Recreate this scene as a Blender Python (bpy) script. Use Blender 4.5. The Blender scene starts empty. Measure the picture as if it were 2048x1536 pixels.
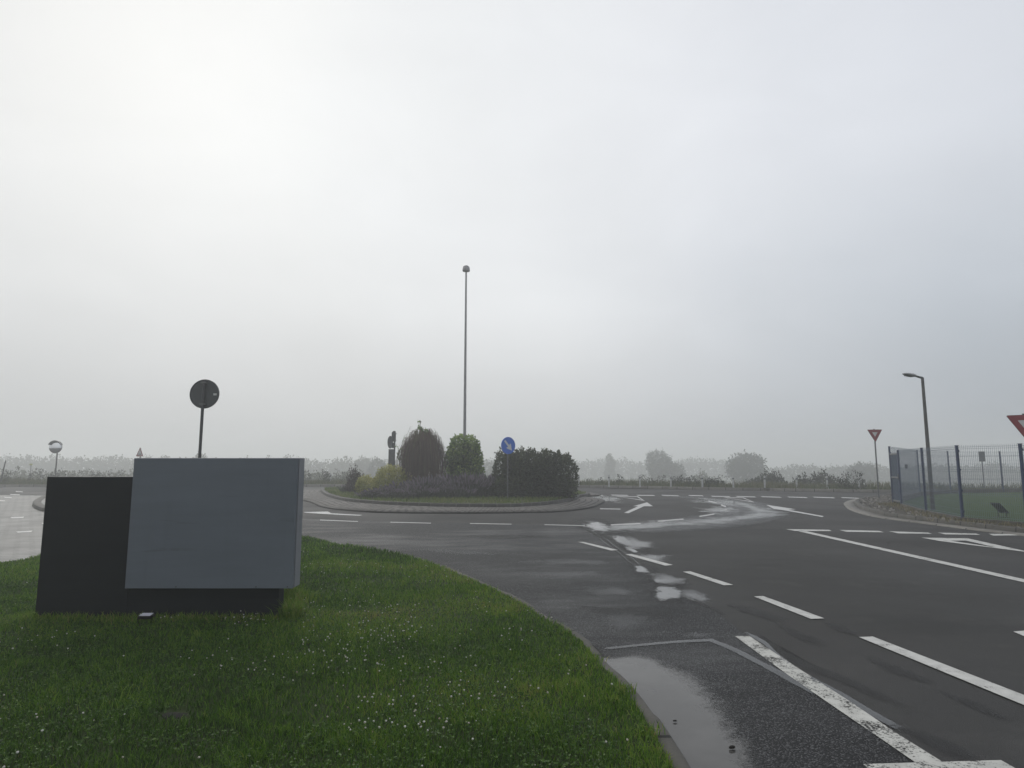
import bpy, math, random
import numpy as np
from mathutils import Vector, Matrix, noise as mnoise

random.seed(7)
rng = np.random.default_rng(11)
S = bpy.context.scene
COL = S.collection
R = math.radians

# ------------------------------------------------------------------ camera
F = 1280.0                       # focal length in pixels of a 2048 wide frame
EYE = 1.6
PITCH = math.atan(160 / F)
cam_d = bpy.data.cameras.new("camera")
cam_d.sensor_fit = 'HORIZONTAL'
cam_d.sensor_width = 36.0
cam_d.lens = 36.0 * F / 2048
cam_d.clip_start = 0.05
cam_d.clip_end = 5000
cam = bpy.data.objects.new("camera", cam_d)
cam.location = (0, 0, EYE)
cam.rotation_euler = (R(90) + PITCH, 0, 0)
COL.objects.link(cam)
S.camera = cam


def ray(px, py):
    a = (px - 1024) / F
    b = (768 - py) / F
    return Vector((a, math.cos(PITCH) - math.sin(PITCH) * b, math.sin(PITCH) + math.cos(PITCH) * b))


def at(px, py, z=0.0):
    """ground point (height z) seen in the photo at px, py"""
    d = ray(px, py)
    t = (z - EYE) / d.z
    return Vector((d.x * t, d.y * t, z))


def atd(px, py, dist):
    """point seen at px, py at the depth dist"""
    d = ray(px, py)
    t = dist / d.y
    return Vector((d.x * t, dist, EYE + d.z * t))


# ------------------------------------------------------------------ helpers
def tag(o, label=None, cat=None, group=None, kind=None):
    if label: o['label'] = label
    if cat: o['category'] = cat
    if group: o['group'] = group
    if kind: o['kind'] = kind
    return o


def thing(name, label, cat, loc=(0, 0, 0), rz=0.0, group=None):
    o = bpy.data.objects.new(name, None)
    o.empty_display_size = 0.2
    COL.objects.link(o)
    o.location = loc
    o.rotation_euler = (0, 0, rz)
    return tag(o, label, cat, group)


def copy_tree(o, parent=None):
    c = o.copy()
    COL.objects.link(c)
    c.parent = parent
    for ch in list(o.children):
        copy_tree(ch, c)
    return c


class MB:
    def __init__(self):
        self.v = []
        self.f = []

    def add(self, vs, fs):
        n = len(self.v)
        self.v += [tuple(p) for p in vs]
        self.f += [tuple(i + n for i in f) for f in fs]
        return self

    def box(self, x0, x1, y0, y1, z0, z1, b=0.0, M=None):
        if b <= 0:
            vs = [(x, y, z) for z in (z0, z1) for y in (y0, y1) for x in (x0, x1)]
            fs = [(0, 2, 3, 1), (4, 5, 7, 6), (0, 1, 5, 4), (2, 6, 7, 3), (0, 4, 6, 2), (1, 3, 7, 5)]
        else:
            import bmesh
            bm = bmesh.new()
            bmesh.ops.create_cube(bm, size=1)
            for v in bm.verts:
                v.co = Vector(((x0 + x1) / 2 + v.co.x * (x1 - x0), (y0 + y1) / 2 + v.co.y * (y1 - y0), (z0 + z1) / 2 + v.co.z * (z1 - z0)))
            bmesh.ops.bevel(bm, geom=bm.edges[:], offset=b, segments=2, affect='EDGES', profile=.5)
            bm.verts.index_update()
            vs = [tuple(v.co) for v in bm.verts]
            fs = [tuple(v.index for v in f.verts) for f in bm.faces]
            bm.free()
        if M is not None:
            vs = [tuple(M @ Vector(p)) for p in vs]
        return self.add(vs, fs)

    def tube(self, pts, rad, n=10, cap=True):
        pts = [Vector(p) for p in pts]
        if not hasattr(rad, '__len__'):
            rad = [rad] * len(pts)
        vs, fs = [], []
        ref = Vector((0.13, 0.97, 0.21)).normalized()
        for i, p in enumerate(pts):
            t = (pts[min(i + 1, len(pts) - 1)] - pts[max(i - 1, 0)]).normalized()
            if abs(t.dot(ref)) > .97:
                ref = Vector((1, .1, 0)).normalized()
            a = t.cross(ref).normalized()
            b = t.cross(a)
            for k in range(n):
                w = 2 * math.pi * k / n
                vs.append(p + (a * math.cos(w) + b * math.sin(w)) * rad[i])
        for i in range(len(pts) - 1):
            for k in range(n):
                k2 = (k + 1) % n
                fs.append((i * n + k, i * n + k2, (i + 1) * n + k2, (i + 1) * n + k))
        if cap:
            fs.append(tuple(range(n))[::-1])
            fs.append(tuple(range((len(pts) - 1) * n, len(pts) * n)))
        return self.add(vs, fs)

    def lathe(self, prof, n=24, c=(0, 0, 0), M=None):
        vs, fs = [], []
        for r, z in prof:
            for k in range(n):
                w = 2 * math.pi * k / n
                vs.append(Vector((c[0] + r * math.cos(w), c[1] + r * math.sin(w), c[2] + z)))
        for i in range(len(prof) - 1):
            for k in range(n):
                k2 = (k + 1) % n
                fs.append((i * n + k, i * n + k2, (i + 1) * n + k2, (i + 1) * n + k))
        fs.append(tuple(range(n))[::-1])
        fs.append(tuple(range((len(prof) - 1) * n, len(prof) * n)))
        if M is not None:
            vs = [M @ p for p in vs]
        return self.add(vs, fs)

    def prism(self, poly, y0, y1, M=None):
        """polygon in x,z extruded from y0 to y1"""
        n = len(poly)
        vs = [Vector((x, y0, z)) for x, z in poly] + [Vector((x, y1, z)) for x, z in poly]
        fs = [tuple(range(n)), tuple(range(n, 2 * n))[::-1]]
        for i in range(n):
            j = (i + 1) % n
            fs.append((i, i + n, j + n, j))
        if M is not None:
            vs = [M @ p for p in vs]
        return self.add(vs, fs)

    def frame(self, outer, inner, y0, y1):
        """ring between two polygons with equal counts, in x,z"""
        n = len(outer)
        vs = []
        for y in (y0, y1):
            vs += [(x, y, z) for x, z in outer] + [(x, y, z) for x, z in inner]
        fs = []
        for i in range(n):
            j = (i + 1) % n
            fs.append((i, j, n + j, n + i))
            fs.append((2 * n + i, 3 * n + i, 3 * n + j, 2 * n + j))
            fs.append((i, 2 * n + i, 2 * n + j, j))
            fs.append((n + i, n + j, 3 * n + j, 3 * n + i))
        return self.add(vs, fs)

    def build(self, name, mat, parent=None, smooth=False, loc=None):
        me = bpy.data.meshes.new(name)
        me.from_pydata([tuple(p) for p in self.v], [], self.f)
        me.update()
        import bmesh
        bm = bmesh.new()
        bm.from_mesh(me)
        bmesh.ops.recalc_face_normals(bm, faces=bm.faces[:])
        bm.to_mesh(me)
        bm.free()
        if smooth:
            me.polygons.foreach_set('use_smooth', [True] * len(me.polygons))
            try:
                me.set_sharp_from_angle(angle=R(38))
            except Exception:
                pass
        me.materials.append(mat)
        o = bpy.data.objects.new(name, me)
        COL.objects.link(o)
        o.parent = parent
        if loc is not None: o.location = loc
        return o


def np_mesh(name, V, Fc, mat, parent=None, attrs=None, smooth=False):
    """V (n,3), Fc (m,k) arrays -> object; attrs: dict of per-vertex floats"""
    V = np.asarray(V, dtype=np.float32)
    me = bpy.data.meshes.new(name)
    blocks = Fc if isinstance(Fc, list) else [Fc]
    nl = sum(b.size for b in blocks)
    nf = sum(len(b) for b in blocks)
    me.vertices.add(len(V))
    me.vertices.foreach_set('co', V.ravel())
    me.loops.add(nl)
    me.loops.foreach_set('vertex_index', np.concatenate([b.ravel() for b in blocks]).astype(np.int32))
    me.polygons.add(nf)
    starts, o = [], 0
    for b in blocks:
        starts.append(o + np.arange(len(b)) * b.shape[1])
        o += b.size
    me.polygons.foreach_set('loop_start', np.concatenate(starts).astype(np.int32))
    me.update(calc_edges=True)
    if smooth:
        me.polygons.foreach_set('use_smooth', np.ones(nf, dtype=bool))
    for k, a in (attrs or {}).items():
        at_ = me.attributes.new(k, 'FLOAT', 'POINT')
        at_.data.foreach_set('value', np.asarray(a, dtype=np.float32))
    me.materials.append(mat)
    ob = bpy.data.objects.new(name, me)
    COL.objects.link(ob)
    ob.parent = parent
    return ob


def catmull(pts, sub=6, closed=False):
    P = [Vector(p) for p in pts]
    n = len(P)
    out = []
    for i in range(n if closed else n - 1):
        g = (lambda k: P[k % n]) if closed else (lambda k: P[max(0, min(n - 1, k))])
        a, b, c, d = g(i - 1), g(i), g(i + 1), g(i + 2)
        for s in range(sub):
            t = s / sub
            out.append(.5 * ((2 * b) + (c - a) * t + (2 * a - 5 * b + 4 * c - d) * t * t + (3 * b - a - 3 * c + d) * t ** 3))
    if not closed: out.append(P[-1])
    return out


def inside(poly, X, Y):
    r = np.zeros(X.shape, bool)
    n = len(poly)
    for i in range(n):
        x1, y1 = poly[i][0], poly[i][1]
        x2, y2 = poly[(i + 1) % n][0], poly[(i + 1) % n][1]
        c = (y1 > Y) != (y2 > Y)
        with np.errstate(divide='ignore', invalid='ignore'):
            xi = (x2 - x1) * (Y - y1) / (y2 - y1) + x1
        r ^= c & (X < xi)
    return r


_G = rng.random((64, 64))


def vnoise(X, Y, scale):
    x, y = X * scale, Y * scale
    xi, yi = np.floor(x).astype(int), np.floor(y).astype(int)
    fx, fy = x - xi, y - yi
    fx, fy = fx * fx * (3 - 2 * fx), fy * fy * (3 - 2 * fy)
    g = lambda a, b: _G[a % 64, b % 64]
    return (g(xi, yi) * (1 - fx) + g(xi + 1, yi) * fx) * (1 - fy) + (g(xi, yi + 1) * (1 - fx) + g(xi + 1, yi + 1) * fx) * fy


def sheet(name, poly, z, mat, kind='structure', thick=0.0):
    """flat polygon sheet (ngon triangulated by bmesh), optionally with a skirt"""
    import bmesh
    bm = bmesh.new()
    vs = [bm.verts.new((p[0], p[1], z)) for p in poly]
    f = bm.faces.new(vs)
    if f.normal.z < 0 or f.calc_area() == 0:
        pass
    bm.normal_update()
    if f.normal.z < 0: f.normal_flip()
    bmesh.ops.triangulate(bm, faces=[f], ngon_method='EAR_CLIP')
    if thick > 0:
        n = len(vs)
        lo = [bm.verts.new((p[0], p[1], z - thick)) for p in poly]
        for i in range(n):
            j = (i + 1) % n
            bm.faces.new((vs[i], vs[j], lo[j], lo[i]))
        bmesh.ops.recalc_face_normals(bm, faces=bm.faces[:])
    me = bpy.data.meshes.new(name)
    bm.to_mesh(me)
    bm.free()
    me.materials.append(mat)
    o = bpy.data.objects.new(name, me)
    COL.objects.link(o)
    if kind: o['kind'] = kind
    return o


# ------------------------------------------------------------------ materials
class NT:
    def __init__(self, name):
        self.m = bpy.data.materials.new(name)
        self.m.use_nodes = True
        self.t = self.m.node_tree
        self.t.nodes.clear()
        self.out = self.t.nodes.new('ShaderNodeOutputMaterial')

    def n(self, typ, **kw):
        nd = self.t.nodes.new(typ)
        for k, v in kw.items():
            if k in nd.inputs.keys():
                self.put(nd.inputs[k], v)
            else:
                setattr(nd, k, v)
        return nd

    def put(self, sock, v):
        if hasattr(v, 'is_output'):
            self.t.links.new(v, sock)
        else:
            if hasattr(sock.default_value, '__len__') and not hasattr(v, '__len__'):
                v = (v, v, v, 1)[:len(sock.default_value)]
            elif hasattr(v, '__len__') and len(v) == 3 and len(sock.default_value) == 4:
                v = (*v, 1)
            sock.default_value = v

    def math(self, op, a, b=0.0, c=None, clamp=False):
        nd = self.t.nodes.new('ShaderNodeMath')
        nd.operation = op
        nd.use_clamp = clamp
        self.put(nd.inputs[0], a)
        self.put(nd.inputs[1], b)
        if c is not None: self.put(nd.inputs[2], c)
        return nd.outputs[0]

    def mix(self, f, a, b, mode='MIX'):
        nd = self.t.nodes.new('ShaderNodeMix')
        nd.data_type = 'RGBA'
        nd.blend_type = mode
        self.put(nd.inputs[0], f)
        self.put(nd.inputs[6], a)
        self.put(nd.inputs[7], b)
        return nd.outputs[2]

    def ramp(self, f, stops, interp='LINEAR'):
        nd = self.t.nodes.new('ShaderNodeValToRGB')
        nd.color_ramp.interpolation = interp
        e = nd.color_ramp.elements
        while len(e) < len(stops): e.new(.5)
        for el, (p, c) in zip(e, stops):
            el.position = p
            el.color = (c, c, c, 1) if not hasattr(c, '__len__') else (*c, 1)[:4]
        self.put(nd.inputs[0], f)
        return nd.outputs[0]

    def smooth(self, x, lo, hi):
        nd = self.t.nodes.new('ShaderNodeMapRange')
        nd.interpolation_type = 'SMOOTHSTEP'
        self.put(nd.inputs[0], x)
        self.put(nd.inputs[1], lo)
        self.put(nd.inputs[2], hi)
        return nd.outputs[0]

    def pos(self, scale=(1, 1, 1), rot=(0, 0, 0), src='Object'):
        tc = self.t.nodes.new('ShaderNodeTexCoord')
        mp = self.t.nodes.new('ShaderNodeMapping')
        mp.inputs['Scale'].default_value = scale
        mp.inputs['Rotation'].default_value = rot
        self.t.links.new(tc.outputs[src], mp.inputs['Vector'])
        return mp.outputs[0]

    def noise(self, vec, scale, detail=3.0, rough=.55, dist=0.0):
        nd = self.t.nodes.new('ShaderNodeTexNoise')
        self.put(nd.inputs['Vector'], vec)
        nd.inputs['Scale'].default_value = scale
        nd.inputs['Detail'].default_value = detail
        nd.inputs['Roughness'].default_value = rough
        nd.inputs['Distortion'].default_value = dist
        return nd.outputs[0]

    def voronoi(self, vec, scale, feature='F1', out=0):
        nd = self.t.nodes.new('ShaderNodeTexVoronoi')
        nd.feature = feature
        self.put(nd.inputs['Vector'], vec)
        nd.inputs['Scale'].default_value = scale
        return nd.outputs[out]

    def attr(self, name):
        nd = self.t.nodes.new('ShaderNodeAttribute')
        nd.attribute_name = name
        return nd.outputs['Fac']

    def bump(self, h, strength, dist):
        nd = self.t.nodes.new('ShaderNodeBump')
        nd.inputs['Strength'].default_value = strength
        nd.inputs['Distance'].default_value = dist
        self.put(nd.inputs['Height'], h)
        return nd.outputs[0]

    def bsdf(self, color, rough, normal=None, metallic=0.0, ior=1.5, spec=None):
        nd = self.t.nodes.new('ShaderNodeBsdfPrincipled')
        self.put(nd.inputs['Base Color'], color)
        self.put(nd.inputs['Roughness'], rough)
        self.put(nd.inputs['Metallic'], metallic)
        nd.inputs['IOR'].default_value = ior
        if spec is not None: self.put(nd.inputs['Specular IOR Level'], spec)
        if normal is not None: self.put(nd.inputs['Normal'], normal)
        return nd.outputs[0]

    def shmix(self, f, a, b):
        nd = self.t.nodes.new('ShaderNodeMixShader')
        self.put(nd.inputs[0], f)
        self.t.links.new(a, nd.inputs[1])
        self.t.links.new(b, nd.inputs[2])
        return nd.outputs[0]

    def done(self, s, vol=False):
        self.t.links.new(s, self.out.inputs['Volume' if vol else 'Surface'])
        return self.m


def simple(name, col, rough=.5, metallic=0.0, var=.12, scale=6.0, bump=0.0):
    t = NT(name)
    p = t.pos()
    nz = t.noise(p, scale, 4)
    dark = tuple(c * (1 - var) for c in col)
    lite = tuple(min(1, c * (1 + var)) for c in col)
    c = t.mix(t.smooth(nz, .3, .7), dark, lite)
    nrm = t.bump(t.noise(p, scale * 8, 3), bump, .01) if bump else None
    r = t.math('MULTIPLY_ADD', t.noise(p, scale * 2.3, 2), .2, rough - .1)
    return t.done(t.bsdf(c, r, nrm, metallic))


def mat_asphalt():
    """worn smooth grey brown lane surface"""
    t = NT('asphalt_smooth')
    p = t.pos()
    big = t.noise(p, .18, 4, .6)
    mid = t.noise(p, 1.4, 4, .6)
    lane = t.noise(t.pos((.12, 1.0, 1), (0, 0, R(-38))), .9, 3, .5)
    fine = t.noise(p, 130, 2, .7)
    vor = t.voronoi(p, 150)
    c = t.mix(t.smooth(big, .3, .7), (.034, .034, .034), (.046, .045, .044))
    c = t.mix(t.math('MULTIPLY', t.smooth(lane, .45, .7), .35), c, (.042, .041, .041))
    c = t.mix(t.math('MULTIPLY', t.smooth(mid, .5, .72), .45), c, (.072, .071, .069))
    c = t.mix(t.math('MULTIPLY', t.smooth(fine, .55, .8), .6), c, (.12, .12, .117))
    c = t.mix(t.math('MULTIPLY', t.smooth(vor, .45, .1), .45), c, (.026, .026, .026))
    wv = t.n('ShaderNodeTexNoise', Vector=p, Scale=1.3)
    wv.inputs['Detail'].default_value = 5
    ce = t.voronoi(t.mix(.55, p, t.mix(1.0, p, wv.outputs['Color'], 'ADD')), .42, 'DISTANCE_TO_EDGE')
    ck = t.math('MULTIPLY', t.smooth(ce, .012, .003), t.smooth(t.noise(p, .22, 2), .52, .62))
    c = t.mix(t.math('MULTIPLY', ck, .75), c, (.010, .010, .010))
    pt = t.noise(t.pos((.35, 1.3, 1), (0, 0, R(-38))), .55, 5, .7)
    c = t.mix(t.math('MULTIPLY', t.smooth(pt, .52, .66), .42), c, (.024, .024, .0245))
    nr = t.bump(t.math('ADD', vor, fine), .45, .006)
    r = t.math('MULTIPLY_ADD', t.smooth(t.noise(p, .35, 3), .35, .7), .16, .66)
    return t.done(t.bsdf(c, r, nr, ior=1.4, spec=.2))


def mat_asphalt_coarse():
    """darker, damp, open grained asphalt of the near lane"""
    t = NT('asphalt_coarse')
    p = t.pos()
    tc = t.pos((.4, 1, 1))
    big = t.noise(tc, .5, 4, .6)
    mid = t.noise(tc, 2.1, 4, .6)
    vor = t.voronoi(p, 105)
    cellc = t.n('ShaderNodeTexVoronoi', feature='F1')
    t.put(cellc.inputs['Vector'], p)
    cellc.inputs['Scale'].default_value = 105
    sep = t.n('ShaderNodeSeparateColor')
    t.t.links.new(cellc.outputs['Color'], sep.inputs[0])
    rnd = sep.outputs[0]
    c = t.mix(t.smooth(big, .35, .65), (.016, .0165, .0185), (.032, .033, .036))
    c = t.mix(t.smooth(rnd, .5, 1.0), c, (.125, .128, .134))
    c = t.mix(t.smooth(vor, .42, .75), c, (.009, .009, .010))
    nr = t.bump(t.math('MULTIPLY', vor, -1.0), .7, .012)
    wet = t.smooth(t.math('ADD', t.math('MULTIPLY', big, .6), t.math('MULTIPLY', mid, .4)), .44, .64)
    r = t.math('MULTIPLY_ADD', wet, -.22, .66)
    return t.done(t.bsdf(c, r, nr, ior=1.38, spec=.22))


def mat_puddle(name, col, rough, lo, hi, grain=55.0, amp=.5, alpha=1.0, streak=None, ior=1.33, bottom=True):
    """thin water lying on the road: the rim breaks up between the stones"""
    t = NT(name)
    p = t.pos()
    m = t.attr('mask')
    n1 = t.noise(p, grain, 2, .6)
    n2 = t.noise(t.pos(streak) if streak else p, 3.2 if not streak else 2.2, 5, .65)
    v = t.math('ADD', m, t.math('MULTIPLY', t.math('SUBTRACT', n1, .5), amp))
    v = t.math('ADD', v, t.math('MULTIPLY', t.math('SUBTRACT', n2, .5), amp * (2.2 if streak else 1.5)))
    f = t.math('MULTIPLY', t.smooth(v, lo, hi), alpha)
    mud = t.mix(t.smooth(t.noise(p, 1.7, 4), .35, .65), tuple(c * .75 for c in col), col)
    sh = t.bsdf(mud, rough, None, ior=ior)
    tr = t.n('ShaderNodeBsdfTransparent').outputs[0]
    return t.done(t.shmix(f, tr, sh))


def mat_stain(name, col, alpha=.6):
    t = NT(name)
    p = t.pos()
    m = t.attr('mask')
    v = t.math('ADD', m, t.math('MULTIPLY', t.math('SUBTRACT', t.noise(p, 3.5, 5, .65), .5), .9))
    v = t.math('ADD', v, t.math('MULTIPLY', t.math('SUBTRACT', t.noise(p, 90, 2, .65), .5), .5))
    f = t.math('MULTIPLY', t.smooth(v, .25, .75), alpha)
    sh = t.bsdf(col, .6, t.bump(t.voronoi(p, 110), .4, .006), spec=.3)
    tr = t.n('ShaderNodeBsdfTransparent').outputs[0]
    return t.done(t.shmix(f, tr, sh))


def mat_paint(name, wear, col=(.56, .56, .54)):
    t = NT(name)
    p = t.pos()
    n1 = t.noise(p, 70, 3, .7)
    n2 = t.noise(p, 4.5, 4, .6)
    crack = t.voronoi(t.mix(.12, p, t.n('ShaderNodeTexNoise', Vector=p, Scale=6.0).outputs['Color']), 5.0, 'DISTANCE_TO_EDGE')
    v = t.math('ADD', t.math('MULTIPLY', n1, .55), t.math('MULTIPLY', n2, .45))
    keep = t.smooth(v, wear - .05, wear + .05)
    keep = t.math('MULTIPLY', keep, t.math('SUBTRACT', 1.0, t.math('MULTIPLY', t.smooth(crack, .025, .008), .0)))
    c = t.mix(t.smooth(t.noise(p, 9, 4), .35, .7), tuple(x * .82 for x in col), col)
    c = t.mix(t.math('MULTIPLY', t.smooth(t.noise(p, 160, 2), .5, .8), .35), c, (.22, .22, .21))
    sh = t.bsdf(c, .6, t.bump(n1, .3, .004), spec=.35)
    tr = t.n('ShaderNodeBsdfTransparent').outputs[0]
    return t.done(t.shmix(keep, tr, sh))


def mat_leaf(name, cols, rough=.55, trans=.25, attr='tint'):
    t = NT(name)
    a = t.attr(attr)
    c = t.ramp(a, [(i / (len(cols) - 1), col) for i, col in enumerate(cols)])
    sh = t.bsdf(c, rough, None, spec=.3)
    tl = t.n('ShaderNodeBsdfTranslucent', Color=c).outputs[0]
    return t.done(t.shmix(trans, sh, tl))


def mat_ground(name, a, b, s=3.0, bump=.4):
    t = NT(name)
    p = t.pos()
    c = t.mix(t.smooth(t.noise(p, s, 5, .6), .3, .7), a, b)
    c = t.mix(t.math('MULTIPLY', t.smooth(t.noise(p, s * 30, 2), .5, .8), .5), c, tuple(x * .4 for x in a))
    return t.done(t.bsdf(c, .9, t.bump(t.noise(p, s * 25, 3), bump, .02), spec=.15))


def mat_paver(name, cw, ch, c1, c2, mortar, rot=0.0, attr=None):
    t = NT(name)
    if attr:
        u, v = t.attr(attr[0]), t.attr(attr[1])
        cb = t.n('ShaderNodeCombineXYZ')
        t.put(cb.inputs[0], u)
        t.put(cb.inputs[1], v)
        vec = cb.outputs[0]
    else:
        vec = t.pos((1, 1, 1), (0, 0, rot))
    br = t.n('ShaderNodeTexBrick', offset=.5)
    t.put(br.inputs['Vector'], vec)
    t.put(br.inputs['Color1'], c1)
    t.put(br.inputs['Color2'], c2)
    t.put(br.inputs['Mortar'], mortar)
    br.inputs['Scale'].default_value = 1
    br.inputs['Mortar Size'].default_value = .016 if not attr else .034
    br.inputs['Mortar Smooth'].default_value = .3
    br.inputs['Brick Width'].default_value = cw
    br.inputs['Row Height'].default_value = ch
    p = t.pos()
    c = t.mix(t.math('MULTIPLY', t.smooth(t.noise(p, .6, 4), .4, .7), .4), br.outputs[0], tuple(x * .6 for x in c1))
    h = t.math('SUBTRACT', 1.0, br.outputs['Fac'])
    r = t.math('MULTIPLY_ADD', t.noise(p, 1.3, 3), .3, .42 if not attr else .62)
    return t.done(t.bsdf(c, r, t.bump(h, .8, .02), spec=.4 if not attr else .2))


def mat_kerb(name, c1, c2, joint=.8, jc=(.012, .012, .010)):
    t = NT(name)
    p = t.pos()
    al = t.attr('along')
    fr = t.math('FRACT', t.math('DIVIDE', al, joint))
    j = t.math('LESS_THAN', t.math('ABSOLUTE', t.math('SUBTRACT', fr, .5)), .018 / joint)
    cell = t.math('FLOOR', t.math('ADD', t.math('DIVIDE', al, joint), .5))
    wn = t.n('ShaderNodeTexWhiteNoise', noise_dimensions='1D')
    t.put(wn.inputs['W'], cell)
    c = t.mix(wn.outputs[0], c1, c2)
    c = t.mix(t.math('MULTIPLY', t.smooth(t.noise(p, 3.0, 5, .65), .42, .68), .55), c, tuple(x * .45 for x in c1))
    c = t.mix(t.math('MULTIPLY', t.smooth(t.noise(p, 60, 2, .65), .5, .8), .4), c, tuple(x * .5 for x in c1))
    c = t.mix(j, c, jc)
    return t.done(t.bsdf(c, .75, t.bump(t.noise(p, 45, 3), .4, .006), spec=.3))


M = {}
M['asphalt'] = mat_asphalt()
M['coarse'] = mat_asphalt_coarse()
M['puddle'] = mat_puddle('puddle_water', (.085, .083, .080), .015, .28, .72, 60, .5)
M['small_puddle'] = mat_puddle('clear_puddle_water', (.11, .115, .12), .04, .42, .62, 30, .8)
M['film'] = mat_puddle('wet_film', (.11, .115, .12), .10, .40, 1.0, 26, .75, .78, streak=(.8, .5, 1))
M['damp'] = mat_puddle('damp_sheen', (.075, .078, .083), .34, .3, 1.0, 60, .9, .5)
M['tar'] = mat_puddle('wet_seam_sealant', (.095, .10, .106), .26, .3, .6, 60, .5, .75)
M['stain'] = mat_stain('dark_tyre_stain', (.020, .020, .021), .5)
M['paint'] = mat_paint('white_road_paint', .40)
M['paint_worn'] = mat_paint('worn_white_road_paint', .455, (.54, .54, .51))
M['paint_far'] = mat_paint('wet_white_road_paint', .36, (.56, .56, .56))
M['soil'] = mat_ground('lawn_soil', (.020, .034, .008), (.032, .050, .012), 2.5)
M['field'] = mat_ground('field_ground', (.055, .070, .030), (.10, .10, .055), .12)
M['gravel_bed'] = mat_ground('gravel_bed', (.06, .056, .05), (.13, .12, .105), 14.0, .8)
M['turf'] = mat_ground('green_turf', (.024, .052, .011), (.032, .066, .015), 5.0, .2)
M['apron'] = mat_paver('apron_setts', .30, .27, (.185, .175, .165), (.115, .108, .102), (.014, .013, .012), attr=('ua', 'va'))
M['paver'] = mat_paver('lane_pavers', .30, .20, (.115, .118, .115), (.088, .090, .088), (.030, .030, .028))
M['kerb'] = mat_kerb('concrete_kerb', (.105, .100, .088), (.072, .069, .062))
M['kerb_dark'] = mat_kerb('weathered_kerb', (.062, .06, .056), (.038, .037, .035), .5, (.10, .098, .092))
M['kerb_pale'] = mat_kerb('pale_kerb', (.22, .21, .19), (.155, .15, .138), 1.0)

# ------------------------------------------------------------------ world
W = bpy.data.worlds.new("World")
S.world = W
W.use_nodes = True
wt = NT.__new__(NT)
wt.t = W.node_tree
wt.t.nodes.clear()
wo = wt.t.nodes.new('ShaderNodeOutputWorld')
sun_dir = ray(330, 60).normalized()
SUN_EL = math.asin(sun_dir.z)
SUN_AZ = math.atan2(sun_dir.x, sun_dir.y)
sky = wt.t.nodes.new('ShaderNodeTexSky')
sky.sky_type = 'NISHITA'
sky.sun_disc = False
sky.sun_elevation = SUN_EL
sky.sun_rotation = SUN_AZ
sky.air_density = 1.0
sky.dust_density = 6.0
hs = wt.n('ShaderNodeHueSaturation', Saturation=.25, Color=sky.outputs[0])
tc = wt.t.nodes.new('ShaderNodeTexCoord')
gen = tc.outputs['Generated']
sx = wt.n('ShaderNodeSeparateXYZ')
wt.put(sx.inputs[0], gen)
hyp = wt.math('SQRT', wt.math('ADD', wt.math('ADD', wt.math('MULTIPLY', sx.outputs[0], sx.outputs[0]), wt.math('MULTIPLY', sx.outputs[1], sx.outputs[1])), 1e-4))
side = wt.math('DIVIDE', sx.outputs[0], hyp)
wob = wt.math('MULTIPLY', wt.math('SUBTRACT', wt.noise(gen, 2.2, 4, .5, .3), .5), .22)
elev = wt.math('ADD', sx.outputs[2], wt.math('MULTIPLY', wob, .35))
Lz = wt.ramp(elev, [(0, .615), (.06, .665), (.14, .755), (.22, .84), (.34, .875), (.50, .885), (.75, .87), (1, .84)])
sd = wt.math('ADD', wt.math('MULTIPLY', side, .5), wt.math('ADD', .5, wob))
Lhi = wt.ramp(sd, [(0, (.86, .875, .88)), (.20, (.90, .91, .905)), (.36, (.97, .985, .985)), (.50, (.99, 1.012, 1.035)), (.64, (.93, .955, 1.0)), (.80, (.81, .845, .91)), (1, (.76, .80, .88))])
Llo = wt.ramp(sd, [(0, (.84, .855, .86)), (.20, (.88, .895, .90)), (.36, (.94, .955, .96)), (.50, (.99, 1.012, 1.03)), (.64, (.86, .895, .94)), (.80, (.63, .685, .75)), (1, (.59, .645, .72))])
Ls = wt.mix(wt.smooth(sx.outputs[2], .12, .48), Llo, Lhi)
back = wt.math('MULTIPLY_ADD', wt.smooth(sx.outputs[1], -.6, .3), .25, .75)
cl = wt.mix(1.0, Lz, Ls, 'MULTIPLY')
cl = wt.mix(1.0, cl, back, 'MULTIPLY')
mpw = wt.t.nodes.new('ShaderNodeMapping')
mpw.inputs['Scale'].default_value = (1.0, 1.0, 2.2)
wt.t.links.new(gen, mpw.inputs['Vector'])
cl = wt.mix(1.0, cl, wt.math('MULTIPLY_ADD', wt.noise(mpw.outputs[0], 3.0, 4, .5, .4), .18, .91), 'MULTIPLY')
dt = wt.n('ShaderNodeVectorMath', operation='DOT_PRODUCT')
wt.put(dt.inputs[0], gen)
dt.inputs[1].default_value = tuple(sun_dir)
gl = wt.math('POWER', wt.math('MAXIMUM', dt.outputs['Value'], 0.0), 26.0)
gl = wt.math('MULTIPLY', gl, .04)
glc = wt.mix(1.0, (1.0, .98, .84), gl, 'MULTIPLY')
cl = wt.mix(1.0, cl, glc, 'ADD')
cl10 = wt.mix(1.0, cl, (10, 10, 10), 'MULTIPLY')
mx = wt.t.nodes.new('ShaderNodeMix')
mx.data_type = 'RGBA'
mx.inputs[0].default_value = .02
wt.t.links.new(cl10, mx.inputs[6])
wt.t.links.new(hs.outputs[0], mx.inputs[7])
bg = wt.t.nodes.new('ShaderNodeBackground')
wt.t.links.new(mx.outputs[2], bg.inputs[0])
bg.inputs[1].default_value = .1
wt.t.links.new(bg.outputs[0], wo.inputs[0])

sl = bpy.data.lights.new('sun', 'SUN')
sl.energy = 1.0
sl.angle = R(30)
sl.color = (1.0, .97, .91)
so = bpy.data.objects.new('sun', sl)
so.rotation_euler = (-sun_dir).to_track_quat('-Z', 'Y').to_euler()
so.location = (-10, 20, 30)
COL.objects.link(so)

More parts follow.
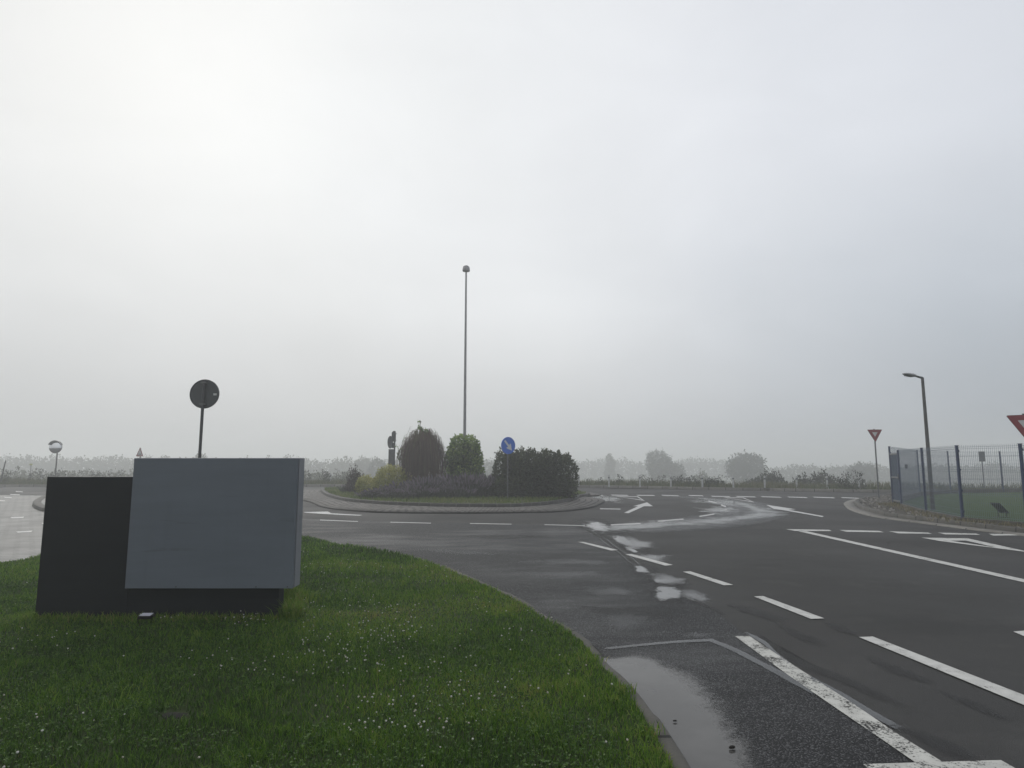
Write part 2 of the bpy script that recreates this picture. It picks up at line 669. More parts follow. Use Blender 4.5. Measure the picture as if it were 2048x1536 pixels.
# ------------------------------------------------------------------ haze
hz = NT('foggy_air')
pv = hz.t.nodes.new('ShaderNodeVolumePrincipled')
pv.inputs['Color'].default_value = (.965, .985, 1.0, 1)
pv.inputs['Density'].default_value = .0047
pv.inputs['Anisotropy'].default_value = .4
hz.done(pv.outputs[0], vol=True)
h = MB().box(-760, 760, -90, 960, -5.8, 12.2).build('haze', hz.m)
tag(h, 'pale morning fog filling the air above road and field', 'haze', kind='stuff')

# ------------------------------------------------------------------ ground, road
Zr = 0.0
tag(sheet('ground', [(-740, -80), (740, -80), (740, 940), (-740, 940)], -4.55, M['field'], None), kind='structure')

far_edge = [Vector((-420, 52, 0)), Vector((-120, 47, 0)), at(0, 974), at(600, 973.5), at(1000, 974), at(1160, 975.2), at(1280, 977), at(1400, 979.7), at(1580, 982.5), at(1760, 985.4)]
far_edge.append(far_edge[-1] + Vector((60, -24, 0)))
far_edge.append(far_edge[-1] + Vector((120, -60, 0)))
far_c = catmull(far_edge, 5)
road_poly = [(-420, -20), (200, -20), (200, far_c[-1].y)] + [(p.x, p.y) for p in reversed(far_c)]
sheet('road', road_poly, Zr, M['asphalt'])


def ribbon_kerb(name, pts, w, z0, z1, mat, closed=False, flat=True, kind='structure', batter=.015):
    """kerb with its road face along pts, its body on the left-hand side of travel"""
    n = len(pts)
    V, al = [], []
    L = 0.0
    for i in range(n):
        a = pts[(i - 1) % n] if (closed or i > 0) else pts[i]
        b = pts[(i + 1) % n] if (closed or i < n - 1) else pts[i]
        t = Vector((b.x - a.x, b.y - a.y, 0)).normalized()
        nn = Vector((-t.y, t.x, 0))
        if i > 0: L += (pts[i] - pts[i - 1]).length
        p = Vector((pts[i].x, pts[i].y, 0))
        for off, z in ((0, z0), (batter, z1 - .012), (batter + .012, z1), (w, z1), (w, z0)):
            V.append(p + nn * off + Vector((0, 0, z)))
            al.append(L)
    Fc = []
    for i in range(n if closed else n - 1):
        j = (i + 1) % n
        for k in range(4):
            Fc.append((i * 5 + k, j * 5 + k, j * 5 + k + 1, i * 5 + k + 1))
    o = np_mesh(name, [tuple(v) for v in V], np.array(Fc), mat, attrs={'along': al})
    import bmesh
    bm = bmesh.new()
    bm.from_mesh(o.data)
    bmesh.ops.recalc_face_normals(bm, faces=bm.faces[:])
    bm.to_mesh(o.data)
    bm.free()
    if kind: o['kind'] = kind
    return o


# far kerb and the grassy verge behind it
def offs(pts, d):
    out = []
    for i in range(len(pts)):
        a, b = pts[max(i - 1, 0)], pts[min(i + 1, len(pts) - 1)]
        t = Vector((b.x - a.x, b.y - a.y, 0)).normalized()
        out.append(Vector((pts[i].x - t.y * d, pts[i].y + t.x * d, pts[i].z)))
    return out


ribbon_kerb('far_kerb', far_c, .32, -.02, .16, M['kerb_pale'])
vin = offs(far_c, .315)
vrows = [vin] + [[p + Vector((.32, .95, 0)) * q_ for p in vin] for q_ in (7.5, 12, 18)]
vz = [.12, .10, -1.9, -4.50]
V = [(p.x, p.y, z) for row, z in zip(vrows, vz) for p in row]
nn_ = len(vin)
Fc = [(r * nn_ + i, r * nn_ + i + 1, (r + 1) * nn_ + i + 1, (r + 1) * nn_ + i) for r in range(3) for i in range(nn_ - 1)]
vg = np_mesh('verge', V, np.array(Fc), M['field'])
vg['kind'] = 'structure'
if vg.data.polygons[0].normal.z < 0: vg.data.flip_normals()

# ------------------------------------------------------------------ near lawn
kerb_px = [(380, 1062), (480, 1062), (560, 1066), (602, 1072), (671, 1087), (739, 1097.5), (807, 1109.5), (859, 1123), (893, 1135), (944, 1155), (985, 1172), (1030, 1193), (1064, 1211), (1100, 1233.7), (1158, 1267), (1199, 1298), (1224, 1329), (1270, 1370), (1318, 1430), (1365, 1500), (1387, 1536), (1440, 1640), (1500, 1800)]
kerb_w = [at(x, y, .02) for x, y in kerb_px]
kerb_w[0:0] = [at(-200, 1135, .02), at(0, 1127, .02), at(90, 1109, .02), at(200, 1085, .02)]
last = kerb_w[-1]
kerb_w.append(Vector((last.x + .35, last.y - 2.2, .02)))
kerb_w.append(Vector((last.x + .5, last.y - 7, .02)))
kerb_c = catmull(kerb_w, 6)
# kerb stones of the lawn edge, slightly out of line with each other
kerb_pts = [p.copy() for p in kerb_c if p.y < 12.5 and p.x > -3.2]
rs = []
acc, off = 0.0, 0.0
fine = []
for i in range(len(kerb_pts) - 1):
    a, b = kerb_pts[i], kerb_pts[i + 1]
    m = max(1, int((b - a).length / .06))
    for k in range(m):
        fine.append(a.lerp(b, k / m))
LK = [0.0]
for i in range(1, len(fine)):
    LK.append(LK[-1] + (fine[i] - fine[i - 1]).length)
joff = [random.uniform(-.028, .022) for _ in range(80)]
fo = []
for i, p in enumerate(fine):
    a, b = fine[max(i - 1, 0)], fine[min(i + 1, len(fine) - 1)]
    t = (b - a).normalized()
    fo.append(p + Vector((-t.y, t.x, 0)) * joff[int(LK[i] / .8 + .5)])
# direction runs from far to near, the lawn lies on the right: reverse so that it lies on the left
ribbon_kerb('lawn_kerb', list(reversed(fo)), .13, -.02, .042, M['kerb'])
lawn_edge = offs(list(reversed(kerb_c)), .125)
lawn_poly = [(p.x, p.y) for p in lawn_edge] + [(-24, 9.0), (-24, -6)]
sheet('lawn', lawn_poly, .05, M['soil'])
kerb_arr = np.array([(p.x, p.y) for p in kerb_c])


def blades(name, X, Y, Z, Hh, Wd, lean, tint, mat, heading=None, seg2=True):
    n = len(X)
    th = rng.random(n) * 2 * np.pi if heading is None else heading
    la = rng.random(n) * 2 * np.pi
    dx, dy = np.cos(la) * lean * Hh, np.sin(la) * lean * Hh
    wx, wy = np.cos(th) * Wd / 2, np.sin(th) * Wd / 2
    b0 = np.stack([X - wx, Y - wy, Z], 1)
    b1 = np.stack([X + wx, Y + wy, Z], 1)
    m0 = np.stack([X - wx * .8 + dx * .35, Y - wy * .8 + dy * .35, Z + Hh * .58], 1)
    m1 = np.stack([X + wx * .8 + dx * .35, Y + wy * .8 + dy * .35, Z + Hh * .58], 1)
    tp = np.stack([X + dx, Y + dy, Z + Hh * np.sqrt(np.maximum(.15, 1 - .5 * lean ** 2))], 1)
    V = np.stack([b0, b1, m1, m0, tp], 1).reshape(-1, 3)
    i = np.arange(n)[:, None] * 5
    q = i + np.array([[0, 1, 2, 3]])
    tr = i + np.array([[3, 2, 4]])
    return np_mesh(name, V, [q, tr], mat, attrs={'tint': np.repeat(tint, 5)})


M['grass'] = mat_leaf('lawn_grass', [(.012, .034, .004), (.042, .108, .008), (.094, .200, .014), (.18, .285, .032), (.25, .225, .08)], .6, .33)
# candidate points in depth bands, denser close to the camera
GX, GY, GW, GH = [], [], [], []
for (y0, y1, dens, w, hh) in ((2.3, 4.2, 7500, .0042, .055), (4.2, 6.0, 5200, .0050, .055), (6.0, 8.5, 3200, .0065, .058), (8.5, 11.5, 1800, .009, .06), (11.5, 16.5, 1100, .013, .065)):
    x0, x1 = -.86 * y1 - .3, 1.2
    n = int((x1 - x0) * (y1 - y0) * dens)
    x = rng.uniform(x0, x1, n)
    y = rng.uniform(y0, y1, n)
    k = inside(lawn_poly, x, y) & (np.abs(x) < .86 * y + .4)
    x, y = x[k], y[k]
    GX.append(x); GY.append(y)
    GW.append(np.full(len(x), w)); GH.append(np.full(len(x), hh))
GX, GY, GW, GH = map(np.concatenate, (GX, GY, GW, GH))
n1, n2, n3 = vnoise(GX, GY, 1.1), vnoise(GX + 9, GY + 4, 3.7), vnoise(GX + 31, GY, 12.0)
keep = rng.random(len(GX)) < (.55 + .45 * (n2 * .5 + n3 * .5) * 1.3)
brown_c = at(720, 1228, .05)
bx = np.exp(-(((GX - brown_c.x) / .9) ** 2 + ((GY - brown_c.y) / .32) ** 2))
hole_c = at(348, 1432, .05)
hole = np.exp(-(((GX - hole_c.x) / .13) ** 2 + ((GY - hole_c.y) / .10) ** 2))
keep &= rng.random(len(GX)) > hole * 1.3
GX, GY, GW, GH, n1, n2, n3, bx, hole = (a[keep] for a in (GX, GY, GW, GH, n1, n2, n3, bx, hole))
n4 = vnoise(GX + 51, GY + 13, .45)
tint = -.10 + .42 * n1 + .34 * n4 + .36 * n2 * n3 + rng.normal(0, .19, len(GX)) + .35 * bx - .3 * hole
edge_d = np.full(len(GX), 9.0)
for s in range(0, len(GX), 40000):
    P = np.stack([GX[s:s + 40000], GY[s:s + 40000]], 1)
    edge_d[s:s + 40000] = np.sqrt(((P[:, None, :] - kerb_arr[None, ::2, :]) ** 2).sum(2).min(1))
tint += .16 * np.exp(-edge_d / .5)
hgt = GH * (.48 + .58 * n2 + .25 * rng.random(len(GX))) * (1 - .35 * bx)
hgt *= np.where(rng.random(len(GX)) < .012, 1.9, 1.0)
zz = np.full(len(GX), .045)
g = blades('grass', GX, GY, zz, hgt, GW * rng.uniform(.7, 1.3, len(GX)), rng.uniform(.2, 1.0, len(GX)), np.clip(tint, 0, 1), M['grass'])
tag(g, 'short damp green grass of the lawn in front', 'grass', kind='stuff')

# clover leaves and white clover heads
M['clover'] = mat_leaf('clover_leaf', [(.022, .066, .008), (.052, .120, .012), (.085, .165, .020)], .5, .2)


def leaf_cards(P, N, size, tint, aspect=.55, droop=None):
    """diamond leaves at P whose long axis is N"""
    n = len(P)
    N = N / (np.linalg.norm(N, axis=1, keepdims=True) + 1e-9)
    r = rng.normal(size=(n, 3))
    Sd = np.cross(N, r)
    Sd /= (np.linalg.norm(Sd, axis=1, keepdims=True) + 1e-9)
    s = size[:, None] if hasattr(size, '__len__') else size
    up = np.cross(Sd, N)
    V = np.stack([P, P + N * s * .5 + Sd * s * aspect * .5 + up * s * .06, P + N * s, P + N * s * .5 - Sd * s * aspect * .5 + up * s * .06], 1).reshape(-1, 3)
    i = np.arange(n)[:, None] * 4
    return V, i + np.array([[0, 1, 2, 3]]), np.repeat(tint, 4)


nc = 42000
cy = rng.uniform(2.6, 9.5, nc) ** 1.0
cx = rng.uniform(-.86, .45, nc) * cy
k = inside(lawn_poly, cx, cy)
cx, cy = cx[k], cy[k]
cn = vnoise(cx + 3, cy + 17, .75) * .6 + vnoise(cx + 3, cy + 7, 2.4) * .4
k = cn > .47
cx, cy, cn = cx[k], cy[k], cn[k]
P = np.stack([cx, cy, .045 + rng.uniform(.015, .05, len(cx))], 1)
P3 = np.repeat(P, 3, 0)
a0 = np.repeat(rng.random(len(P)) * 6.28, 3) + np.tile(np.array([0, 2.1, 4.2]), len(P))
N3 = np.stack([np.cos(a0), np.sin(a0), np.full(len(a0), .25)], 1)
V, Fq, tt = leaf_cards(P3, N3, rng.uniform(.008, .014, len(P3)), np.repeat(rng.random(len(P)), 3), 1.0)
tag(np_mesh('clover_leaves', V, Fq, M['clover'], attrs={'tint': tt}), 'low clover leaves spread in patches through the lawn', 'clover', kind='stuff')


def mat_flower():
    t = NT('clover_flower')
    c = t.ramp(t.attr('tint'), [(0, (.30, .22, .16)), (.3, (.50, .46, .40)), (1, (.62, .62, .58))])
    return t.done(t.bsdf(c, .8, spec=.1))


M['flower'] = mat_flower()
nf = 9000
fy = rng.uniform(2.6, 14.0, nf)
fx = rng.uniform(-.86, .45, nf) * fy
k = inside(lawn_poly, fx, fy)
fx, fy = fx[k], fy[k]
fn = vnoise(fx + 3, fy + 17, .75) * .55 + vnoise(fx + 13, fy + 7, 2.0) * .45
pr = np.clip((fn - .40) * 2.4, .16, 1) ** 2.0 * np.where(fx < -.45 * fy, .28, .9)
k = rng.random(len(fx)) < pr * 1.0
fx, fy = fx[k], fy[k]
octv = []
for z, r, m in ((-.55, .62, 6), (0, 1.0, 7), (.5, .8, 6)):
    octv.append((z, r, m))
SV, SF = [], []
rings = []
SV.append((0, 0, -.8))
for z, r, m in octv:
    st = len(SV)
    for q in range(6):
        w = 6.283 * q / 6 + z
        SV.append((r * math.cos(w), r * math.sin(w), z))
    rings.append(st)
SV.append((0, 0, .85))
top = len(SV) - 1
for q in range(6):
    q2 = (q + 1) % 6
    SF.append((0, rings[0] + q2, rings[0] + q))
    SF.append((rings[0] + q, rings[0] + q2, rings[1] + q2)); SF.append((rings[0] + q, rings[1] + q2, rings[1] + q))
    SF.append((rings[1] + q, rings[1] + q2, rings[2] + q2)); SF.append((rings[1] + q, rings[2] + q2, rings[2] + q))
    SF.append((rings[2] + q, rings[2] + q2, top))
SV = np.array(SV); SF = np.array(SF)
nfl = len(fx)
rad = rng.uniform(.0034, .0078, nfl)
ctr = np.stack([fx, fy, .05 + rng.uniform(.045, .085, nfl)], 1)
jit = 1 + rng.normal(0, .14, (nfl, len(SV), 1))
V = (ctr[:, None, :] + SV[None] * jit * rad[:, None, None]).reshape(-1, 3)
Fq = (np.arange(nfl)[:, None, None] * len(SV) + SF[None]).reshape(-1, 3)
tt = np.repeat(np.clip(rng.normal(.75, .3, nfl), 0, 1), len(SV))
tag(np_mesh('clover_flowers', V, Fq, M['flower'], attrs={'tint': tt}), 'small white clover heads dotted over the lawn', 'clover flowers', kind='stuff')

# taller tufts against the sign monument and its right-hand end
tx, ty, th_ = [], [], []
for _ in range(1500):
    x = random.uniform(-4.95, -2.3)
    tx.append(x); ty.append(random.gauss(6.62, .05)); th_.append(random.uniform(.05, .11))
for (px, py, n, s, hh) in ((574, 1200, 420, .06, .26), (598, 1206, 260, .14, .16), (345, 1205, 60, .06, .20), (1244, 1386, 60, .035, .09), (1188, 1322, 50, .04, .08), (1296, 1468, 60, .035, .08)):
    c = at(px, py, .05)
    for _ in range(n):
        tx.append(random.gauss(c.x, s)); ty.append(random.gauss(c.y, s)); th_.append(hh * random.uniform(.4, 1.1))
for _ in range(420):
    tx.append(random.gauss(atd(586, 1200, 6.78).x, .05)); ty.append(random.gauss(6.74, .06)); th_.append(random.uniform(.09, .23))
tx, ty, th_ = map(np.array, (tx, ty, th_))
tag(blades('tall_grass', tx, ty, np.full(len(tx), .045), th_, np.full(len(tx), .007), rng.uniform(.2, 1.1, len(tx)), np.clip(rng.normal(.66, .2, len(tx)), 0, 1), M['grass']), 'longer grass tufts along the monument foot and kerb', 'grass', kind='stuff')
# bare mole heap in the lawn
vs, fs = [(hole_c.x, hole_c.y, .066)], []
for q in range(14):
    w = 6.283 * q / 14
    vs.append((hole_c.x + math.cos(w) * .12 * random.uniform(.7, 1.2), hole_c.y + math.sin(w) * .09 * random.uniform(.7, 1.2), .045))
for q in range(14): fs.append((0, q + 1, (q + 1) % 14 + 1))
M['earth'] = simple('bare_earth', (.008, .0065, .005), .95, 0, .3, 30, .6)
tag(MB().add(vs, fs).build('earth_mound', M['earth']), 'small bare patch of dark earth in the lawn', 'earth patch')

# ------------------------------------------------------------------ coarse near lane and seams
seam_px = [(1150, 1050), (1185, 1068), (1208, 1083), (1245, 1108), (1268, 1128), (1292, 1150), (1330, 1180), (1380, 1202), (1430, 1224), (1470, 1252), (1510, 1292), (1570, 1342), (1640, 1388), (1720, 1440), (1800, 1484), (1900, 1540), (2050, 1640)]
seam_w = catmull([at(x, y) for x, y in seam_px], 4)
top_px = [(1100, 1049), (900, 1046), (700, 1041), (560, 1036), (450, 1034)]
cp = [(p.x + random.uniform(-.015, .015), p.y) for p in seam_w]
cp = list(reversed(cp))                                # near to far along the seam
cp += [tuple(at(x, y)[:2]) for x, y in top_px]
left_side = [p for p in kerb_c if p.x > at(450, 1034).x - .5]
cp += [(p.x, p.y) for p in left_side if p.y > 1.0]
sheet('near_lane', cp, .004, M['coarse'])


def strip(name, left, right, z, mat, mask_l, mask_r, rows=None, ends=(1, 1), kind='structure', cols=8):
    """sheet between two polylines with a mask across it (for water, tar, stains)"""
    A, B = catmull(left, 5), catmull(right, 5)
    m = min(len(A), len(B))
    V, mk = [], []
    for i in range(m):
        e = 1.0
        u = i / (m - 1)
        if ends[0] == 0: e = min(e, u * 6)
        if ends[1] == 0: e = min(e, (1 - u) * 6)
        for k in range(cols + 1):
            s = k / cols
            p = A[i].lerp(B[i], s)
            V.append((p.x, p.y, z))
            if mask_l == mask_r:
                q = 1 - abs(2 * s - 1)
                q = q ** .7 * mask_l
            else:
                q = mask_l + (mask_r - mask_l) * s
            mk.append(min(q, e) if e < 1 else q)
    Fc = [(i * (cols + 1) + k, i * (cols + 1) + k + 1, (i + 1) * (cols + 1) + k + 1, (i + 1) * (cols + 1) + k) for i in range(m - 1) for k in range(cols)]
    o = np_mesh(name, V, np.array(Fc), mat, attrs={'mask': mk})
    o['kind'] = kind
    if o.data.polygons[0].normal.z < 0: o.data.flip_normals()
    return o


def W_(pts, z=0.0):
    return [at(x, y, z) for x, y in pts]


# gutter puddle beside the lawn kerb
strip('puddle', [p.copy() for p in W_([(1200, 1312), (1212, 1332), (1254, 1374), (1300, 1436), (1345, 1506), (1378, 1566), (1438, 1686)])],
      W_([(1285, 1306), (1350, 1318), (1440, 1352), (1500, 1410), (1545, 1480), (1590, 1560), (1680, 1690)]), .0075, M['puddle'], 1.5, 0.0, ends=(0, 1), cols=12)


def blob(name, pts, z, mat, jit=.06, power=.8, kind='structure'):
    """round or lobed sheet: outline in photo pixels, mask 1 in the middle, 0 at the rim"""
    O = catmull(W_(pts), 9, closed=True)
    c = sum(O, Vector()) / len(O)
    ph = random.random() * 50
    amp_ = .34 if mat in (M['small_puddle'], M['film']) else .12
    O = [c + (p - c) * (1 + amp_ * mnoise.noise(Vector(((p.x - c.x) * 2.6 + ph, (p.y - c.y) * 1.5, ph))) + amp_ * .6 * mnoise.noise(Vector(((p.x - c.x) * 7 + ph, (p.y - c.y) * 4, 3 + ph)))) for p in O]
    V, mk, Fc = [(c.x, c.y, z)], [1.0], []
    n = len(O)
    K = 5
    for r in range(1, K + 1):
        for p in O:
            q = c.lerp(p, r / K)
            V.append((q.x, q.y, z))
            mk.append((1 - r / K) ** power)
    tri = [(0, 1 + i, 1 + (i + 1) % n) for i in range(n)]
    quad = []
    for r in range(K - 1):
        for i in range(n):
            j = (i + 1) % n
            quad.append((1 + r * n + i, 1 + (r + 1) * n + i, 1 + (r + 1) * n + j, 1 + r * n + j))
    o = np_mesh(name, V, [np.array(tri), np.array(quad)], mat, attrs={'mask': mk})
    o['kind'] = kind
    if o.data.polygons[0].normal.z < 0: o.data.flip_normals()
    return o


P2 = M['small_puddle']
zc = [.0070]


def nz():
    zc[0] += .00012
    return zc[0]


for pts, pw in (([(1258, 1131), (1278, 1126), (1300, 1136), (1306, 1146), (1284, 1150), (1266, 1146)], .8), ([(1284, 1164), (1306, 1152), (1345, 1156), (1362, 1168), (1340, 1174), (1312, 1172)], .8),
                ([(1300, 1178), (1330, 1168), (1368, 1180), (1372, 1200), (1330, 1204), (1306, 1196)], .6), ([(1150, 1046), (1185, 1038), (1222, 1048), (1240, 1060), (1215, 1070), (1180, 1066)], .7),
                ([(1212, 1066), (1238, 1064), (1266, 1080), (1284, 1096), (1270, 1104), (1240, 1094), (1220, 1080)], .7), ([(1240, 1090), (1262, 1090), (1290, 1108), (1280, 1114), (1254, 1104)], 1.0)):
    cxm, cym = sum(a for a, b in pts) / len(pts), sum(b for a, b in pts) / len(pts)
    blob('road_stain', [(cxm + (a - cxm) * 1.7 + 8, cym + (b - cym) * 1.6 + 2) for a, b in pts], nz() - .0012, M['stain'], power=.6)
    blob('puddle', pts, nz(), P2, power=pw * 1.25)
for pts in ([(1330, 1180), (1372, 1174), (1430, 1188), (1462, 1214), (1420, 1218), (1370, 1204)], [(1225, 1074), (1265, 1070), (1318, 1090), (1330, 1106), (1280, 1110), (1240, 1096)],
            [(1240, 1112), (1290, 1104), (1340, 1114), (1356, 1126), (1310, 1130)], [(1290, 1150), (1340, 1148), (1390, 1166), (1370, 1178), (1320, 1172)],
            [(1470, 1034), (1520, 1008), (1570, 1018), (1584, 1031), (1540, 1042), (1490, 1044)], [(1160, 994), (1200, 989), (1246, 994), (1256, 1006), (1215, 1009)],
            [(1340, 1000), (1420, 994), (1490, 1002), (1540, 1016), (1500, 1022), (1420, 1010)], [(1180, 1050), (1280, 1040), (1400, 1038), (1420, 1048), (1300, 1058), (1200, 1068)],
            [(1300, 1046), (1420, 1034), (1520, 1028), (1560, 1034), (1460, 1050), (1360, 1058)], [(1380, 1016), (1450, 1010), (1500, 1020), (1480, 1032), (1400, 1030)],
            [(1190, 1052), (1240, 1046), (1300, 1052), (1290, 1064), (1220, 1068)]):
    blob('wet_patch', pts, nz(), M['film'], power=.6)
strip('wet_patch', W_([(1165, 1048), (1250, 1044), (1340, 1034), (1420, 1022), (1430, 1008), (1380, 999), (1330, 994), (1290, 991)]),
      W_([(1175, 1068), (1290, 1069), (1420, 1064), (1530, 1052), (1600, 1034), (1560, 1008), (1470, 998), (1390, 990)]), .0064, M['damp'], 1.5, 1.5, ends=(0, 0), cols=10)
pl, pr_ = [], []
for (x, y) in ((1162, 1051), (1186, 1069), (1206, 1082), (1228, 1096), (1246, 1110), (1262, 1124), (1284, 1142), (1300, 1158), (1330, 1178), (1380, 1200), (1430, 1223), (1468, 1250)):
    jx, jy = random.uniform(-5, 5), random.uniform(-1.5, 1.5)
    pl.append((x - 7 + jx, y + 1 + jy)); pr_.append((x + 9 + jx, y + jy))
strip('road_seam', W_(pl), W_(pr_), .0060, M['stain'], 1.2, 1.2, ends=(0, 0), cols=6)
# thin bright rivulet sweeping round the roundabout exit
strip('wet_patch', W_([(1180, 1052), (1260, 1050), (1350, 1042), (1440, 1034), (1490, 1022), (1450, 1006), (1390, 998), (1330, 992)]),
      W_([(1185, 1062), (1270, 1062), (1370, 1056), (1480, 1046), (1550, 1032), (1520, 1010), (1440, 999), (1360, 991)]), nz(), M['film'], 1.0, 1.0, ends=(0, 0), cols=10)
blob('wet_patch', [(1330, 1272), (1380, 1262), (1440, 1268), (1440, 1280), (1380, 1284)], .0074, M['damp'])
for pts in ([(1000, 1118), (1150, 1114), (1260, 1122), (1280, 1132), (1120, 1136), (1010, 1128)],
            [(980, 1140), (1080, 1142), (1200, 1140), (1265, 1150), (1180, 1164), (1040, 1158)],
            [(1120, 1180), (1200, 1168), (1300, 1178), (1300, 1196), (1190, 1198)],
            [(1150, 1238), (1230, 1220), (1330, 1236), (1320, 1262), (1220, 1270)],
            [(760, 1098), (880, 1096), (1000, 1104), (1060, 1112), (920, 1112)]):
    blob('wet_patch', pts, .0062, M['damp'])
# lighter seams of sealant
strip('road_seam', W_([(1200, 1297), (1270, 1290), (1350, 1282), (1424, 1278)]), W_([(1202, 1303), (1270, 1296), (1350, 1289), (1430, 1285)]), .0082, M['tar'], 1.2, 1.2, ends=(0, 1))
strip('road_seam', W_([(1424, 1278), (1470, 1296), (1530, 1326), (1590, 1356), (1640, 1388)]), W_([(1420, 1286), (1462, 1304), (1520, 1335), (1582, 1370), (1636, 1398)]), .0085, M['tar'], 1.2, 1.2, ends=(1, 0))
strip('road_seam', W_([(1478, 1258), (1530, 1282), (1560, 1310), (1610, 1346), (1690, 1388), (1760, 1430), (1830, 1466)]), W_([(1476, 1264), (1524, 1290), (1552, 1318), (1600, 1354), (1676, 1397), (1748, 1440), (1816, 1476)]), .0085, M['tar'], 1.2, 1.2, ends=(0, 0))
# broken edge of the seam further up: a wandering pair of thin lines
for dx in (-6, 5):
    pl, pr_ = [], []
    for (x, y) in ((1166, 1053), (1186, 1068), (1204, 1078), (1216, 1086), (1238, 1100), (1252, 1112), (1262, 1124), (1278, 1132), (1296, 1148)):
        jx, jy = random.uniform(-4, 4), random.uniform(-1.2, 1.2)
        pl.append((x + dx + jx, y + jy)); pr_.append((x + dx + jx + 3.5, y + jy + 1.2))
    strip('road_seam', W_(pl), W_(pr_), .0083 + dx * 1e-5, M['tar'], 1.1, 1.1, ends=(0, 0), cols=3)
# dark tyre and bitumen stains
for pts in ([(1540, 1240), (1590, 1258), (1660, 1286), (1640, 1296), (1570, 1272)], [(1640, 1240), (1690, 1252), (1730, 1274), (1700, 1272), (1660, 1258)],
            [(1480, 1248), (1560, 1300), (1700, 1356), (1860, 1430), (1840, 1440), (1680, 1372), (1540, 1312)],
            [(1715, 1308), (1780, 1322), (1880, 1368), (1850, 1372), (1750, 1340)], [(1850, 1372), (1950, 1400), (2048, 1450), (2000, 1444), (1900, 1400)],
            [(1120, 1210), (1220, 1214), (1330, 1206), (1420, 1226), (1330, 1250), (1200, 1236)], [(1760, 1440), (1850, 1460), (2000, 1530), (1950, 1540), (1840, 1490)],
            [(1440, 1206), (1500, 1212), (1600, 1244), (1560, 1250), (1480, 1226)], [(1255, 1040), (1400, 1052), (1540, 1048), (1500, 1058), (1380, 1064)],
            [(900, 1070), (1040, 1068), (1130, 1074), (1040, 1080), (940, 1078)]):
    blob('road_stain', pts, .0054, M['stain'], power=.7)

# ------------------------------------------------------------------ painted markings
mk = MB()
mkw = MB()
mkf = MB()


def poly(mb, pts, z=.0095):
    vs = [at(x, y, 0) for x, y in pts]
    vs = [(p.x, p.y, z) for p in vs]
    mb.add(vs, [tuple(range(len(vs)))])


poly(mkw, [(1470, 1274.3), (1498, 1273.7), (1600, 1341), (1700, 1405.5), (1794, 1470), (1887.5, 1528.6), (1832, 1529), (1770, 1486), (1665, 1414), (1577, 1353)])
poly(mkw, [(1726, 1531.5), (2002, 1523.5), (2040, 1545), (1750, 1556)], .0091)
poly(mk, [(1155.5, 1084.5), (1167.5, 1084.8), (1236, 1101), (1222, 1102)])
poly(mk, [(1251, 1109.7), (1263, 1109), (1346, 1131), (1330, 1132.6)])
poly(mk, [(1365.7, 1144.6), (1379.4, 1143.5), (1466.5, 1171), (1447.7, 1172)])
poly(mk, [(1508, 1194.5), (1526, 1193.4), (1649, 1238.5), (1622, 1239.6)])
poly(mk, [(1717.6, 1276), (1745.4, 1275), (2080, 1405), (2080, 1426)])
poly(mk, [(2026.7, 1265), (2050, 1263), (2200, 1325), (2176, 1330)])
poly(mk, [(1596, 1063.2), (1612, 1062.9), (2070, 1164.5), (2070, 1171)])
for q in ([(1571, 1059), (1658, 1060.3), (1664, 1063), (1590, 1062.5)], [(1678.5, 1060.6), (1758, 1062.5), (1768, 1065.4), (1692.7, 1064.4)],
          [(1778, 1063.3), (1856, 1066), (1864, 1068.4), (1797, 1067.6)], [(1875.4, 1066), (1952, 1068), (1961, 1070.5), (1890.7, 1069.5)],
          [(1977, 1068.4), (2035, 1069), (2060, 1071.3), (1987, 1072)],
          # hollow give-way triangle
          [(1842.5, 1076), (1936, 1077.6), (1931, 1081.8), (1901, 1082.3)], [(1936, 1077.6), (2066, 1106.5), (1995, 1096.5), (1931, 1081.8)],
          [(1842.5, 1076), (1901, 1082.3), (1995, 1096.5), (2066, 1106.5), (1880, 1083)]):
    poly(mk, q)
poly(mkf, [(1532, 1010), (1592, 1019), (1577, 1020), (1648, 1033), (1644, 1034.6), (1566, 1020.6), (1548, 1018.4)])
poly(mkf, [(1266, 1013), (1294, 1005), (1306, 1013), (1288, 1013), (1257, 1027), (1248, 1026), (1276, 1013)])
for (a, b, c, w) in (((1231, 993), (1276, 993), (1289.5, 1002), .22), ((1446, 995.4), (1487, 995.4), (1509, 1005), .22)):
    cx_, cy_ = (a[0] + b[0] + c[0]) / 3, (a[1] + b[1] + c[1]) / 3
    inn = [(p[0] + (cx_ - p[0]) * w, p[1] + (cy_ - p[1]) * w * 1.6) for p in (a, b, c)]
    o3 = (a, b, c)
    for i in range(3):
        j = (i + 1) % 3
        poly(mkf, [o3[i], o3[j], inn[j], inn[i]])
for (x0, y0, x1, y1) in ((1171, 990.4, 1204, 991), (1221, 990.4, 1254, 991), (1272, 990.8, 1307, 991.2), (1322, 990.8, 1355, 991.8), (1376, 991.4, 1404, 991.8), (1421, 992.7, 1458, 993.6),
                         (1471, 993.2, 1509, 994.2), (1521, 993.6, 1560, 994.8), (1574, 994.2, 1612, 995.4), (1625, 994.5, 1667, 996), (1681, 995.4, 1717, 996.8)):
    poly(mkf, [(x0, y0 - .7), (x1, y1 - .7), (x1 + 4, y1 + .9), (x0 + 4, y0 + .9)])
